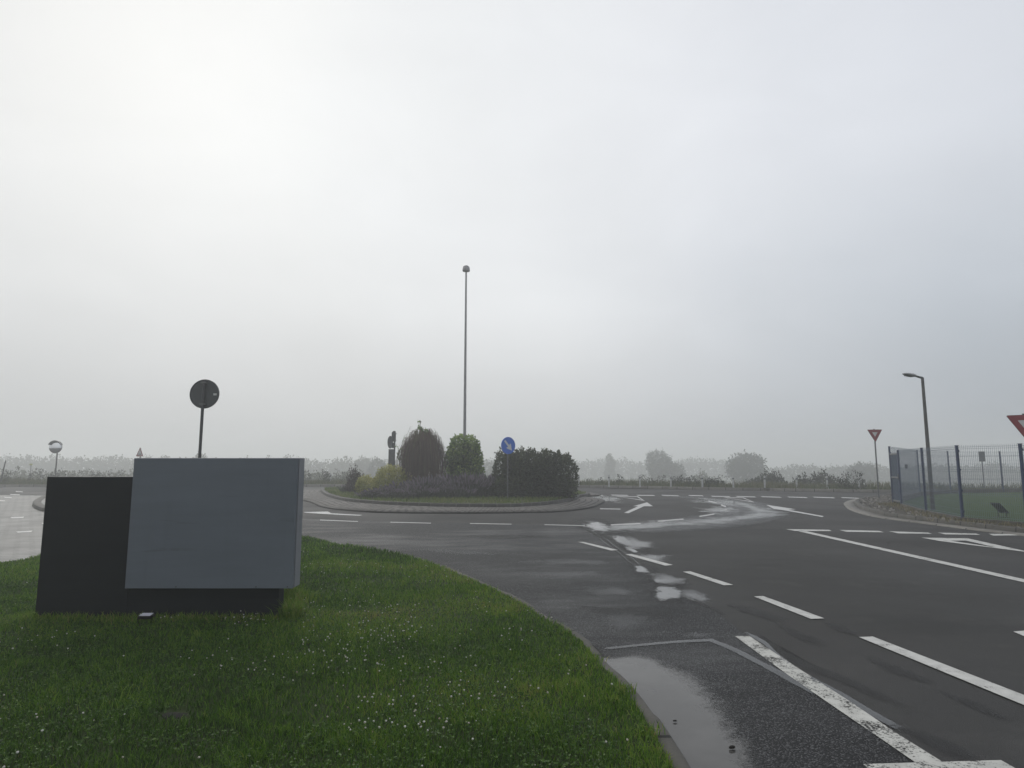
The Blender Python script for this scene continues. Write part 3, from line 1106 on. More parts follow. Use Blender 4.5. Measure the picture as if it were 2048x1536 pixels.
for (x0, y0, x1, y1, w) in ((1200, 1018, 1241, 1018.7, .8), (640, 1040.6, 716, 1043.6, .6), (781, 1045, 862, 1047, .6), (940, 1047.6, 1023, 1049, .6), (1089, 1050, 1170, 1052, .6),
                            (1222, 1050.5, 1281, 1047.5, 1.0), (1316, 1043, 1367, 1038.7, 1.0), (1399, 1033.4, 1429, 1028.5, 1.0), (1440, 1022, 1454, 1019.7, 1.4), (1442, 1010.3, 1452, 1013.8, 1.4), (1417, 1002.7, 1433, 1005.6, 1.0)):
    poly(mkf, [(x0, y0 - w), (x1, y1 - w), (x1, y1 + w), (x0, y0 + w)])
poly(mkf, [(606, 1024.6), (656, 1023.6), (662, 1027), (725, 1030.6), (719, 1032), (648, 1028.6), (612, 1026)])
for (x0, y0, x1, y1) in ((31, 983.2, 45, 984), (20, 989.2, 39, 990), (8, 994.7, 23, 995.8), (-20, 1000.8, 9, 1002)):
    poly(mkf, [(x0, y0 - .7), (x1, y1 - .7), (x1 + 1, y1 + .8), (x0 + 1, y0 + .8)], .0102)
poly(mkf, [(20, 1035), (48, 1034), (46, 1036.6), (24, 1036.8)], .0102)
poly(mkf, [(32, 1064.2), (65, 1062), (62, 1064.6), (36, 1066)], .0102)
poly(mkf, [(83, 1046.5), (100, 1046.5), (100, 1048.3), (85, 1048.3)], .0102)
for nm, mb, mt in (('road_markings', mk, M['paint']), ('worn_road_markings', mkw, M['paint_worn']), ('distant_road_markings', mkf, M['paint_far'])):
    tag(mb.build(nm, mt), kind='structure')
for o in list(COL.objects):
    if 'road_markings' in o.name:
        for p in o.data.polygons:
            if p.normal.z < 0: p.flip()

# ------------------------------------------------------------------ paved side lane on the left, splitter island
sheet('paved_lane', [tuple(at(-260, 1190)[:2]), tuple(at(300, 1110)[:2]), tuple(at(330, 1010)[:2]), tuple(at(140, 992)[:2]), tuple(at(-40, 990)[:2]), tuple(at(-400, 1040)[:2])], .0085, M['paver'])
spl = catmull([at(64, 1012), at(72, 1003), at(92, 995), at(130, 990), at(200, 992), at(230, 1005), at(160, 1022), at(95, 1024), at(74, 1020)], 6, closed=True)
if sum((spl[i].x * spl[(i + 1) % len(spl)].y - spl[(i + 1) % len(spl)].x * spl[i].y) for i in range(len(spl))) < 0: spl.reverse()
ribbon_kerb('splitter_kerb', spl, .28, 0, .13, M['kerb'], closed=True)
sheet('splitter_island', [(p.x, p.y) for p in offs(spl, .27)], .115, M['paver'])

# ------------------------------------------------------------------ roundabout island
Zi = .17
isl = [at(x, y, Zi) for x, y in ((641, 978), (650, 986), (668, 992), (690, 996.5), (725, 1000), (787, 1004), (881, 1007), (1006, 1008), (1060, 1006), (1100, 1003), (1130, 999), (1152, 994.5), (1160, 990))]
isl += [Vector((3.9, 32.5, Zi)), Vector((3.0, 36, Zi)), Vector((-.5, 39.0, Zi)), Vector((-5.5, 40.6, Zi)), at(700, 974, Zi), at(655, 975.4, Zi)]
isl_c = catmull(isl, 6, closed=True)
area = sum((isl_c[i].x * isl_c[(i + 1) % len(isl_c)].y - isl_c[(i + 1) % len(isl_c)].x * isl_c[i].y) for i in range(len(isl_c)))
if area < 0: isl_c.reverse()
ribbon_kerb('island_kerb', isl_c, .22, 0, Zi, M['kerb_dark'], closed=True)
M['island_soil'] = mat_ground('island_lawn_soil', (.035, .050, .018), (.060, .070, .028), 1.5)
isl_in = [(p.x, p.y) for p in offs(isl_c, .21)]
sheet('island_lawn', isl_in, Zi - .01, M['island_soil'])
apr = [at(x, y, .04) for x, y in ((606, 1000), (647, 1013.5), (709, 1020.5), (787, 1024), (912, 1025), (1037, 1024), (1116, 1022), (1178, 1015), (1204, 1006), (1209, 1000.5), (1194, 996), (1166, 992.5))]
apr += [Vector((4.6, 33.5, 0)), Vector((3.6, 37.0, 0)), Vector((-.5, 40.0, 0)), Vector((-5.5, 41.6, 0)), Vector((-10.6, 41.0, 0)), Vector((-12.6, 38.0, 0)), at(597, 986, .04), Vector((-12.3, 31.5, 0))]
apr_c = catmull(apr, 6, closed=True)
area = sum((apr_c[i].x * apr_c[(i + 1) % len(apr_c)].y - apr_c[(i + 1) % len(apr_c)].x * apr_c[i].y) for i in range(len(apr_c)))
if area < 0: apr_c.reverse()
# apron ring with its own along/across coordinates so that the setts follow the curve
n = len(apr_c)
ic = np.array([(p.x, p.y) for p in isl_c])
V, ua, va, Fc = [], [], [], []
L = 0
for i, p in enumerate(apr_c):
    if i: L += (p - apr_c[i - 1]).length
    dd = ((ic - np.array([p.x, p.y])) ** 2).sum(1)
    q = ic[dd.argmin()]
    wd = math.sqrt(dd.min())
    for k, (s, z) in enumerate(((0, 0), (0.002, .045), (.5, .052), (1.0, .06))):
        V.append((p.x + (q[0] - p.x) * s, p.y + (q[1] - p.y) * s, z))
        ua.append(L); va.append(wd * s)
for i in range(n):
    j = (i + 1) % n
    for k in range(3): Fc.append((i * 4 + k, j * 4 + k, j * 4 + k + 1, i * 4 + k + 1))
ap = np_mesh('island_apron', V, np.array(Fc), M['apron'], attrs={'ua': ua, 'va': va})
ap['kind'] = 'structure'

# island grass
n = 26000
x = rng.uniform(-13, 5, n); y = rng.uniform(24, 42, n)
k = inside(isl_in, x, y)
x, y = x[k], y[k]
gt = np.clip(.35 + .5 * vnoise(x, y, .8) + rng.normal(0, .15, len(x)), 0, 1)
M['island_grass'] = mat_leaf('island_grass', [(.035, .066, .014), (.085, .135, .030), (.14, .185, .050), (.19, .20, .08)], .6, .3)
tag(blades('island_grass', x, y, np.full(len(x), Zi - .01), rng.uniform(.05, .15, len(x)), np.full(len(x), .03), rng.uniform(.2, .9, len(x)), gt, M['island_grass']), 'short grass on the roundabout island', 'grass', kind='stuff')

# ------------------------------------------------------------------ plants
M['bark'] = simple('bark', (.035, .030, .026), .9, 0, .3, 8, .5)


def foliage(name, lobes, n, size, mat, parent, sprigs=0, sprig_len=.4, up=.35, aspect=.55, fill=.45, tint_top=.25, flat=0.0):
    """leaf mass: many small leaves through the lobes' volume plus twigs that break the outline"""
    Ps, Ns, Ts = [], [], []
    wsum = sum(l[3] * l[4] * l[5] for l in lobes)
    for (cx, cy, cz, rx, ry, rz) in lobes:
        m = int(n * rx * ry * rz / wsum)
        d = rng.normal(size=(m, 3))
        d /= np.linalg.norm(d, axis=1, keepdims=True)
        r = (fill + (1 - fill) * rng.random(m)) ** .5
        bump = 1 + .22 * (vnoise(d[:, 0] * 3 + cx * 7, d[:, 2] * 3 + d[:, 1] * 2 + cz, 1.3) - .5) * 2
        p = d * (r * bump)[:, None] * np.array([rx, ry, rz]) + np.array([cx, cy, cz])
        Ps.append(p)
        nn = d * .8 + rng.normal(size=(m, 3)) * .6 + np.array([0, 0, up])
        Ns.append(nn)
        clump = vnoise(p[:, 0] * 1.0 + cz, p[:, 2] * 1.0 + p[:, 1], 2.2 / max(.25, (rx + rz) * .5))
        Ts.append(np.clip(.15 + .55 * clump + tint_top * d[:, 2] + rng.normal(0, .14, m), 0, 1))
    for _ in range(sprigs):
        cx, cy, cz, rx, ry, rz = lobes[rng.integers(len(lobes))]
        d = rng.normal(size=3); d[2] = abs(d[2]) * .9 + .1
        d /= np.linalg.norm(d)
        base = d * .85 * np.array([rx, ry, rz]) + np.array([cx, cy, cz])
        g = d * .7 + np.array([0, 0, .6]) + rng.normal(size=3) * .25
        g /= np.linalg.norm(g)
        Ls = sprig_len * rng.uniform(.4, 1.2)
        m = max(5, int(Ls / (size * .28)))
        tq = np.linspace(0, 1, m)[:, None]
        p = base + g * Ls * tq
        Ps.append(p)
        Ns.append(g[None] * .7 + rng.normal(size=(m, 3)) * .7)
        Ts.append(np.clip(rng.normal(.6, .15, m), 0, 1))
    P, N, T = np.concatenate(Ps), np.concatenate(Ns), np.concatenate(Ts)
    k = P[:, 2] > (-.05 if parent is not None else -4.6)
    P, N, T = P[k], N[k], T[k]
    V, Fq, tt = leaf_cards(P, N, size * rng.uniform(.6, 1.25, len(P)), T, aspect)
    return np_mesh(name, V, Fq, mat, parent, attrs={'tint': tt})


def trunk(mb, h, r, forks, spread, base=(0, 0, 0)):
    b = Vector(base)
    top = b + Vector((random.uniform(-.1, .1) * h * .3, 0, h * .45))
    mb.tube([b, b.lerp(top, .5) + Vector((r * .4, 0, 0)), top], [r * 1.3, r, r * .8], 8)
    for i in range(forks):
        w = 6.283 * i / forks + random.uniform(-.4, .4)
        e = top + Vector((math.cos(w) * spread, math.sin(w) * spread, h * random.uniform(.3, .5)))
        mid = top.lerp(e, .5) + Vector((0, 0, h * .06))
        mb.tube([top - Vector((0, 0, r)), mid, e], [r * .7, r * .45, r * .15], 6)
    return mb


# colours
M['hedge'] = mat_leaf('hedge_leaf', [(.012, .019, .009), (.022, .033, .013), (.042, .060, .021), (.085, .108, .038)], .55, .12)
M['ivy'] = mat_leaf('ivy_leaf', [(.020, .046, .011), (.055, .110, .020), (.14, .225, .042), (.29, .39, .10)], .45, .2)
M['weeping'] = mat_leaf('weeping_twig', [(.030, .015, .014), (.062, .034, .028), (.098, .064, .048), (.09, .095, .042)], .7, .15)
M['golden'] = mat_leaf('golden_leaf', [(.10, .115, .028), (.25, .26, .075), (.44, .43, .15), (.60, .58, .28)], .6, .25)
M['barberry'] = mat_leaf('barberry_leaf', [(.022, .012, .014), (.038, .022, .024), (.05, .035, .032)], .6, .1)
M['lav'] = mat_leaf('lavender_spike', [(.030, .038, .026), (.066, .074, .058), (.115, .10, .122), (.235, .20, .245)], .7, .15)
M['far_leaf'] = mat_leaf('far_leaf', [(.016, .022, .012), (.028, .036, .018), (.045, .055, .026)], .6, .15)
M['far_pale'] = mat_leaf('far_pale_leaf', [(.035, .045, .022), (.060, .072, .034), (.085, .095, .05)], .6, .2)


def X_(px, d):
    return (px - 1024) / F * d


# clipped dark hedge
dh = 27.6
hb = thing('hedge', 'dark green clipped hedge at the right end of the roundabout island', 'hedge', (X_(1072, dh), dh + .6, Zi - .01))
lob = []
for i in range(9):
    u = i / 8
    lob.append((-1.36 + 2.68 * u, random.uniform(-.5, .5), .95, .52, .8, 1.0 + (.12 if i < 4 else 0) - .10 * (u > .9)))
for i in range(6):
    lob.append((-1.32 + 2.55 * i / 5, -.35, .42, .52, .62, .50))
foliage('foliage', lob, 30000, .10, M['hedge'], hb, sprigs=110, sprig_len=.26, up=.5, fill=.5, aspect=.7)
for i in range(5): trunk(MB(), .9, .03, 3, .3, (-1.2 + i * .6, .1, 0)).build('stem', M['bark'], hb, True)

# ivy bush round the lamp post
dl = 30.5
lamp_x = X_(929.5, dl)
ib = thing('ivy_bush', 'green ivy bush climbing round the tall lamp post', 'ivy', (lamp_x - .05, dl, Zi - .01))
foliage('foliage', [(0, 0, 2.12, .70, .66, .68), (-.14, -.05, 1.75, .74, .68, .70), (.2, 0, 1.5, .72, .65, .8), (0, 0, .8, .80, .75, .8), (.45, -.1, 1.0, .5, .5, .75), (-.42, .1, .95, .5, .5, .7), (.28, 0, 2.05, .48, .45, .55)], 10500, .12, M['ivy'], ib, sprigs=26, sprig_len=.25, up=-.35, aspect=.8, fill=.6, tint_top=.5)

# weeping tree
wx = X_(846, 30.2)
wb = thing('weeping_tree', 'weeping shrub tree with reddish brown drooping twigs', 'tree', (wx, 30.2, Zi - .01))
trunk(MB(), 2.6, .06, 6, .5).build('trunk', M['bark'], wb, True)
V, Fq, T = [], [], []
for i in range(1150):
    w = rng.random() * 6.283
    rr = .98 * rng.random() ** .42
    zt = 2.84 - .66 * (rr / .98) ** 3.4 + rng.normal(0, .13)
    if rng.random() < .14: zt += rng.uniform(0, .3); rr *= .8
    out = rng.uniform(.0, .24) if i % 5 else rng.uniform(.2, .5)
    ln = rng.uniform(1.0, 2.6) * (.5 + .5 * rr)
    zb = max(.15, zt - ln)
    prev = None
    a = Vector((math.cos(w) * rr, math.sin(w) * rr, zt))
    sidev = Vector((-math.sin(w), math.cos(w), 0)) * rng.uniform(.007, .016)
    tn = np.clip(rng.normal(.42, .2) + .25 * (zt > 2.6), 0, 1)
    for s in range(7):
        u = s / 6
        p = Vector((math.cos(w) * (rr + out * math.sin(u * 2.2)), math.sin(w) * (rr + out * math.sin(u * 2.2)), zt + .14 * math.sin(min(1, u * 3) * 3.14) * (1 - u) - (zt - zb) * u ** 1.3))
        p += Vector((rng.normal(0, .012), rng.normal(0, .012), 0))
        V += [tuple(p - sidev), tuple(p + sidev)]
        T += [tn, tn]
        if s: k = len(V); Fq.append((k - 4, k - 3, k - 1, k - 2))
np_mesh('drooping_twigs', V, np.array(Fq), M['weeping'], wb, attrs={'tint': T})
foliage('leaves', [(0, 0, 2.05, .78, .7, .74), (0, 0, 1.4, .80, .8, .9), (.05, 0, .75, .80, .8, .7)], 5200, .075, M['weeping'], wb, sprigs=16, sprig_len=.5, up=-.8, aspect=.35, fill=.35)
for lb in ((-.18, 0, 2.85, .18, .16, .30), (.16, 0, 2.82, .14, .12, .20), (-.95, -.1, 1.85, .18, .16, .32)):
    foliage('shoot', [lb], 200, .11, M['ivy'], wb, sprigs=2, sprig_len=.45, up=.6, aspect=.5)

# golden bushes
gb = thing('golden_shrub', 'larger golden yellow shrub in front of the weeping tree', 'shrub', (X_(786, 29.8), 29.6, Zi - .01))
foliage('foliage', [(0, 0, .62, .78, .7, .70), (.42, 0, .60, .55, .6, .60), (-.45, 0, .45, .45, .5, .48), (.1, -.2, .85, .55, .5, .5)], 5200, .085, M['golden'], gb, sprigs=34, sprig_len=.2, up=.5, fill=.6)
gb2 = thing('golden_shrub', 'smaller golden yellow shrub beside the purple-leaved one', 'shrub', (X_(738, 30.6), 30.4, Zi - .01))
foliage('foliage', [(0, 0, .42, .46, .46, .46), (.12, -.1, .35, .42, .4, .40), (-.15, 0, .5, .32, .32, .33)], 2400, .08, M['golden'], gb2, sprigs=16, sprig_len=.16, up=.5, fill=.6)
bb = thing('barberry_shrub', 'dark purple-leaved shrub at the left end of the planting', 'shrub', (X_(713, 32.4), 32.4, Zi - .01))
foliage('foliage', [(0, 0, .55, .30, .3, .58), (-.1, 0, .3, .36, .3, .34)], 1600, .08, M['barberry'], bb, sprigs=24, sprig_len=.42, up=.9, fill=.5)


# lavender and grasses in front
def lavender(name, label, px, d, w, hh, dens, grp, bluish=0.0):
    t = thing(name, label, 'lavender', (X_(px, d), d, Zi - .01), 0, grp)
    m = int(dens)
    r = np.sqrt(rng.random(m)); a = rng.random(m) * 6.283
    x, y = np.cos(a) * r * w * .55, np.sin(a) * r * w * .4
    H = hh * rng.uniform(.65, 1.1, m) * (1 - .35 * r ** 2)
    dx, dy = x * .75 + rng.normal(0, .07, m), y * .6 + rng.normal(0, .07, m)
    wd = .012
    th = rng.random(m) * 3.14
    ox, oy = np.cos(th) * wd, np.sin(th) * wd
    V = np.stack([np.stack([x - ox, y - oy, 0 * x], 1), np.stack([x + ox, y + oy, 0 * x], 1), np.stack([x + dx * .7 + ox * .6, y + dy * .7 + oy * .6, H * .75], 1), np.stack([x + dx * .7 - ox * .6, y + dy * .7 - oy * .6, H * .75], 1)], 1).reshape(-1, 3)
    i = np.arange(m)[:, None] * 4
    T0 = np.repeat(np.clip(rng.normal(.25, .15, m), 0, 1), 4)
    F0 = i + np.array([[0, 1, 2, 3]])
    b = np.stack([x + dx * .7, y + dy * .7, H * .75], 1)
    e = np.stack([x + dx, y + dy, H * 1.02], 1)
    Vs, Fs, Ts = leaf_cards(b, e - b, np.linalg.norm(e - b, axis=1) * 1.1, np.clip(rng.normal(.75, .22, m), 0, 1), .24)
    m2 = int(m * 2.2)
    dd_ = rng.normal(size=(m2, 3)); dd_ /= np.linalg.norm(dd_, axis=1, keepdims=True)
    p2 = dd_ * (rng.random(m2) ** .4)[:, None] * np.array([w * .5, w * .4, hh * .36]) + np.array([0, 0, hh * .34])
    k2 = p2[:, 2] > .01
    p2 = p2[k2]
    Vl, Fl, Tl = leaf_cards(p2, rng.normal(size=p2.shape) * .5 + np.array([0, 0, .8]), .09 * rng.uniform(.6, 1.2, len(p2)), np.clip(rng.normal(.25, .2, len(p2)), 0, 1), .3)
    np_mesh('foliage', np.concatenate([V, Vs, Vl]), np.concatenate([F0, Fs + len(V), Fl + len(V) + len(Vs)]), M['lav'], t, attrs={'tint': np.concatenate([T0, Ts, Tl])})
    return t


LG = 'lavender clumps along the front of the island'
for (px, d, w, hh, dn) in ((746, 27.4, .8, .34, 200), (775, 27.8, 1.0, .48, 300), (812, 28.6, 1.1, .68, 360), (852, 28.2, 1.15, .88, 400), (893, 28.8, 1.2, .98, 420), (935, 28.2, 1.2, 1.02, 440), (972, 28.5, 1.2, .98, 420), (1000, 28.8, .9, .98, 320), (800, 27.0, .9, .38, 220), (838, 27.4, 1.0, .55, 280), (908, 27.5, 1.1, .55, 280)):
    lavender('lavender_clump', 'grey purple lavender clump in the row along the island front', px, d, w, hh, dn, LG)
lavender('lavender_clump', 'small bluish lavender clump behind the purple-leaved shrub', 698, 33.0, .5, .42, 160, None)

# ------------------------------------------------------------------ metal things
M['galv'] = simple('galvanised_steel', (.13, .135, .14), .5, .5, .15, 9)
M['galv_dark'] = simple('dark_steel', (.055, .058, .064), .5, .3, .15, 9)
M['sign_back'] = simple('sign_back', (.052, .060, .068), .45, .2, .08, 5)
M['blue_sign'] = simple('blue_sign_face', (.025, .13, .58), .4, 0, .06, 4)
M['white_sign'] = simple('white_sign_face', (.55, .56, .57), .4, 0, .05, 4)
M['red_sign'] = simple('red_sign_face', (.22, .022, .032), .45, 0, .12, 6)
M['fence_blue'] = simple('blue_fence_paint', (.010, .028, .085), .5, 0, .15, 8)
M['wire'] = simple('fence_wire', (.17, .21, .27), .5, .2, .1, 8)
M['gate_mesh'] = simple('gate_mesh', (.09, .12, .17), .5, .2, .1, 8)
M['white_post'] = simple('white_post', (.40, .41, .42), .5, 0, .2, 8)
M['black'] = simple('black_plastic', (.012, .012, .013), .4, 0, .1, 10)
M['lamp_grey'] = simple('lamp_grey', (.26, .264, .275), .5, .2, .1, 6)
M['pole_brown'] = simple('weathered_pole', (.074, .073, .073), .7, .1, .25, 5)
M['concrete'] = simple('concrete_plinth', (.085, .082, .074), .85, 0, .25, 3, .3)
M['notice'] = simple('notice_back', (.13, .13, .13), .7, 0, .1, 5)


def circle(r, n=32, c=(0, 0)):
    return [(c[0] + r * math.cos(6.28318 * k / n), c[1] + r * math.sin(6.28318 * k / n)) for k in range(n)]


# the sign monument on the lawn
def mat_panel(name, col, streak=.10, rough=.5, spec=.3):
    t = NT(name)
    s = t.noise(t.pos((.35, 1, 3.2)), 2.2, 5, .6)
    v = t.noise(t.pos((7, 1, .5)), 1.2, 4, .6)
    dirt = t.noise(t.pos(), 1.1, 5, .65)
    c = t.mix(t.smooth(s, .3, .7), tuple(x * (1 - streak) for x in col), tuple(x * (1 + streak) for x in col))
    c = t.mix(t.math('MULTIPLY', t.smooth(v, .5, .8), .18), c, tuple(x * .75 for x in col))
    c = t.mix(t.math('MULTIPLY', t.smooth(dirt, .5, .75), .25), c, tuple(x * 1.25 for x in col))
    ln = t.noise(t.pos((.55, 1, 9.0)), 1.4, 4, .6, .4)
    c = t.mix(t.math('MULTIPLY', t.math('MULTIPLY', t.smooth(ln, .60, .66), t.smooth(dirt, .42, .55)), .4), c, tuple(x * .6 for x in col))
    nr = t.bump(t.noise(t.pos((.6, 1, 1.4)), 1.5, 2), .12, .02)
    r = t.math('MULTIPLY_ADD', dirt, .25, rough - .1)
    return t.done(t.bsdf(c, r, nr, spec=spec))


M['slate'] = mat_panel('slate_grey_panel', (.138, .160, .192), .05)
M['slate_side'] = mat_panel('grey_side_panel', (.20, .21, .232), .06)
M['charcoal'] = mat_panel('charcoal_panel', (.0145, .0170, .0205), .07, .6, .2)
dF, dB = 6.64, 6.85
xl = (259.5 - 1024) / F * dF
fl, fr = atd(269.5, 916.3, dF), atd(598, 916.3, dF)
bl = atd(248, 1177.2, dF)
zt, zb = fl.z, bl.z
x0, x1 = (fl.x + bl.x) / 2, (atd(598, 916.3, dF).x + atd(583.5, 1177, dF).x) / 2
sx0 = (atd(96, 953.6, 6.70).x + atd(68.8, 1217, 6.70).x) / 2
sz1 = atd(96, 953.6, 6.70).z
bx1 = atd(557, 1195, 6.70).x
mo = thing('sign_monument', 'grey and charcoal two-block sign monument seen from behind on the lawn', 'sign monument', (x0, dF, .045))
q = lambda x, y, z: (x - x0, y - dF, z - .045)
mb = MB()
mb.box(sx0 - x0, -.001, 6.70 - dF, 6.86 - dF, 0, sz1 - .045, .006)
mb.box(.0, bx1 - x0, 6.705 - dF, 6.855 - dF, 0, zb - .045 + .01, .004)
mb.build('charcoal_slab', M['charcoal'], mo)
MB().box(0, x1 - x0 - .004, 0, .028, zb - .045, zt - .045, .004).build('front_panel', M['slate'], mo)
MB().box(.012, x1 - x0 - .014, .0275, .048, zb - .03, zt - .06).build('inner_core', M['black'], mo)
MB().box(.004, x1 - x0 + .003, .042, dB - dF, zb - .042, zt - .043, .004).build('side_casing', M['slate_side'], mo)
for px in (352, 512, 575):
    p = atd(px, 1173.5, dF)
    MB().lathe([(.004, -.003), (.007, 0), (.005, .004)], 8, M=Matrix.Translation(Vector(q(p.x, dF - .003, p.z))) @ Matrix.Rotation(R(90), 4, 'X')).build('bolt', M['galv_dark'], mo)
# small lawn spotlight at its foot
fp = Vector((atd(298, 1214, 6.64).x + .03, 6.64, .06))
fl_ = thing('spotlight', 'small black ground spotlight with pale lens before the monument', 'spotlight', (fp.x, 6.55, .045))
Mt = Matrix.Translation((0, 0, .066)) @ Matrix.Rotation(R(-80), 4, 'X') @ Matrix.Scale(.8, 4)
hs_ = MB().box(-.075, .075, -.02, .02, -.05, .05, .006, Mt).build('housing', M['black'], fl_)
MB().box(-.068, .068, -.0235, -.0195, -.042, .042, .0, Mt).build('lens', simple('lamp_lens', (.62, .63, .72), .15, 0, .03), hs_)
MB().tube([(-.085, 0, .0), (-.085, 0, .075), (.085, 0, .075), (.085, 0, .0)], .006, 6).build('bracket', M['black'], fl_)

# round sign seen from behind
d = 13.1
c = atd(405, 787, d)
r_ = 29.2 / F * math.hypot(d, 0)
t = thing('round_sign', 'round traffic sign seen from behind above the monument', 'traffic sign', (c.x, d, 0))
MB().tube([(0, .04, 0), (0, .04, c.z + r_ - .02)], .03, 12).build('pole', M['galv_dark'], t, True)
dc_ = MB().prism(circle(r_, 40, (0, c.z)), .085, .10).build('disc', M['sign_back'], t)
mb = MB()
MB().frame(circle(r_ + .004, 40, (0, c.z)), circle(r_ - .012, 40, (0, c.z)), .072, .104).build('rim', M['sign_back'], dc_)
for zo in (r_ * .76, -r_ * .72):
    mb = MB()
    mb.box(-.055, .055, .0, .085, c.z + zo - .014, c.z + zo + .014, .004)
    mb.build('clamp', M['galv'], t)
MB().box(.185, .255, .081, .086, c.z - .03, c.z + .012).build('sticker', M['white_sign'], dc_)

# traffic mirror
d = 46.5
c = atd(112, 894, d)
t = thing('traffic_mirror', 'round convex traffic mirror on a thin pole across the road', 'traffic mirror', (c.x, d, .12), R(4))
MB().tube([(.06, .1, 0), (.06, .1, c.z - .1)], .045, 10).build('pole', M['pole_brown'], t, True)
mm = NT('mirror_glass'); mm.done(mm.bsdf((.75, .77, .8), .04, None, 1.0))
bk = MB().lathe([(.44, 0), (.46, .02), (.44, .05), (.30, .12)], 32, M=Matrix.Translation((0, -.06, c.z - .12)) @ Matrix.Rotation(R(-90), 4, 'X')).build('backing', M['galv'], t, True)
prof = [(.005 + .43 * math.sin(a) / math.sin(.9), .12 * (math.cos(a) - math.cos(.9)) / (1 - math.cos(.9))) for a in np.linspace(0, .9, 10)]
MB().lathe(prof, 32, M=Matrix.Translation((0, -.065, c.z - .12)) @ Matrix.Rotation(R(86), 4, 'X')).build('mirror', mm.m, bk, True)
hood = MB()
for a0 in range(20):
    a = R(20 + a0 * 7); b_ = R(27 + a0 * 7)
    vs = [(math.cos(w) * rr, y, c.z - .12 + math.sin(w) * rr) for w in (a, b_) for (rr, y) in ((.44, .05), (.45, -.22), (.465, -.22), (.455, .05))]
    hood.add(vs, [(0, 1, 5, 4), (2, 3, 7, 6), (1, 2, 6, 5), (3, 0, 4, 7)])
hood.build('hood', M['galv'], t)

# warning triangle far behind the monument
d = 46.0
c0, c1 = atd(280.5, 894.5, d), atd(280.5, 912.5, d)
hh = c0.z - c1.z
t = thing('warning_sign', 'small red-edged warning triangle showing above the monument edge', 'traffic sign', (c0.x, d, .12), R(-23))
MB().tube([(0, .06, 0), (0, .06, c0.z - .2)], .03, 8).build('pole', M['galv'], t, True)


def tri(s, inv=False, c=(0, 0), rnd=0):
    hgt_ = s * .866
    p = [(-s / 2, -hgt_ / 3), (s / 2, -hgt_ / 3), (0, 2 * hgt_ / 3)]
    if inv: p = [(x, -z) for x, z in p][::-1]
    if rnd:
        o = []
        for i in range(3):
            v = Vector(p[i]); a = Vector(p[i - 1]); b = Vector(p[(i + 1) % 3])
            da, db = (a - v).normalized(), (b - v).normalized()
            for k in range(5):
                u = k / 4
                q0, q2 = v + da * rnd, v + db * rnd
                o.append(tuple(q0.lerp(v, u).lerp(v.lerp(q2, u), u)))
        p = o
    return [(x + c[0], z + c[1]) for x, z in p]


sd_ = hh / .866
cc = (0, c1.z - .12 + hh / 3)
pl_ = MB().prism(tri(sd_, False, cc, .04), 0, .02).build('plate', M['white_sign'], t)
MB().frame(tri(sd_, False, cc, .04), tri(sd_ * .68, False, cc, .02), -.008, -.002).build('border', M['red_sign'], pl_)
mb = MB()
for s in (-1, 1):
    mb.prism([(cc[0] + s * .075 - .06, cc[1] - .11), (cc[0] + s * .075 + .06, cc[1] - .11), (cc[0] + s * .075 + .03, cc[1] - .02), (cc[0] + s * .075 - .03, cc[1] - .02)], -.007, -.003)
mb.build('symbol', M['black'], pl_)

# thin leaning pole at the far left, little yellow marker
p0, p1 = atd(1.5, 960, 46), atd(11.5, 921, 46)
t = MB().tube([(0, 0, -.1), (p1.x - p0.x, 0, p1.z - p0.z)], [.05, .035], 8).build('leaning_pole', M['pole_brown'], None, True, loc=p0)
tag(t, 'thin dark pole leaning beyond the far kerb', 'pole')
pm = atd(62, 929, 50)
t = thing('marker_plate', 'small pale yellow marker plate among the fogged bushes', 'marker', (pm.x, 50, .12))
MB().box(-.11, .11, -.01, .01, pm.z - .18, pm.z - .06, .003).build('plate', simple('pale_yellow', (.40, .42, .18), .5), t)
MB().tube([(0, .02, 0), (0, .02, pm.z - .07)], .02, 6).build('pole', M['pole_brown'], t)

# high mast lamp
t = thing('mast_lamp', 'tall slim lamp post with small domed head on the roundabout', 'lamp post', (lamp_x, dl, Zi - .01))
top = atd(932, 541, dl)
zt_ = top.z - Zi
MB().tube([(0, 0, 0), (0, 0, zt_)], [.085, .042], 14).build('pole', M['lamp_grey'], t, True)
MB().lathe([(.03, -.06), (.175, -.03), (.185, -.01), (.18, .09), (.155, .20), (.10, .225), (.095, .245), (.01, .25)], 24, (0, 0, zt_)).build('lamp_head', M['lamp_grey'], t, True)

# blue arrow sign on the island
b = at(1016.5, 998, Zi)
t = thing('keep_right_sign', 'blue round sign with white arrow pointing down right before the hedge', 'traffic sign', (b.x, b.y, Zi - .02), R(36))
cz = atd(1020, 891, b.y).z - Zi + .02
rr = 16.7 / F * b.y
MB().tube([(0, .045, 0), (0, .045, cz + .2)], .027, 10).build('pole', M['galv'], t, True)
dc_ = MB().prism(circle(rr, 40, (0, cz)), 0, .018).build('disc', M['blue_sign'], t)
MB().frame(circle(rr + .006, 40, (0, cz)), circle(rr - .012, 40, (0, cz)), -.004, .022).build('rim', M['blue_sign'], dc_)
ar = [(-.26, .042), (.03, .042), (.0, .13), (.05, .13), (.27, 0), (.05, -.13), (.0, -.13), (.03, -.042), (-.26, -.042)]
ca, sa = math.cos(R(-48)), math.sin(R(-48))
MB().prism([((x * ca - z * sa) * rr / .335, cz + (x * sa + z * ca) * rr / .335) for x, z in ar], -.0035, -.0005).build('arrow', M['white_sign'], dc_)
for zo in (.17, -.17): MB().box(-.05, .05, .016, .05, cz + zo - .012, cz + zo + .012).build('clamp', M['galv'], t)

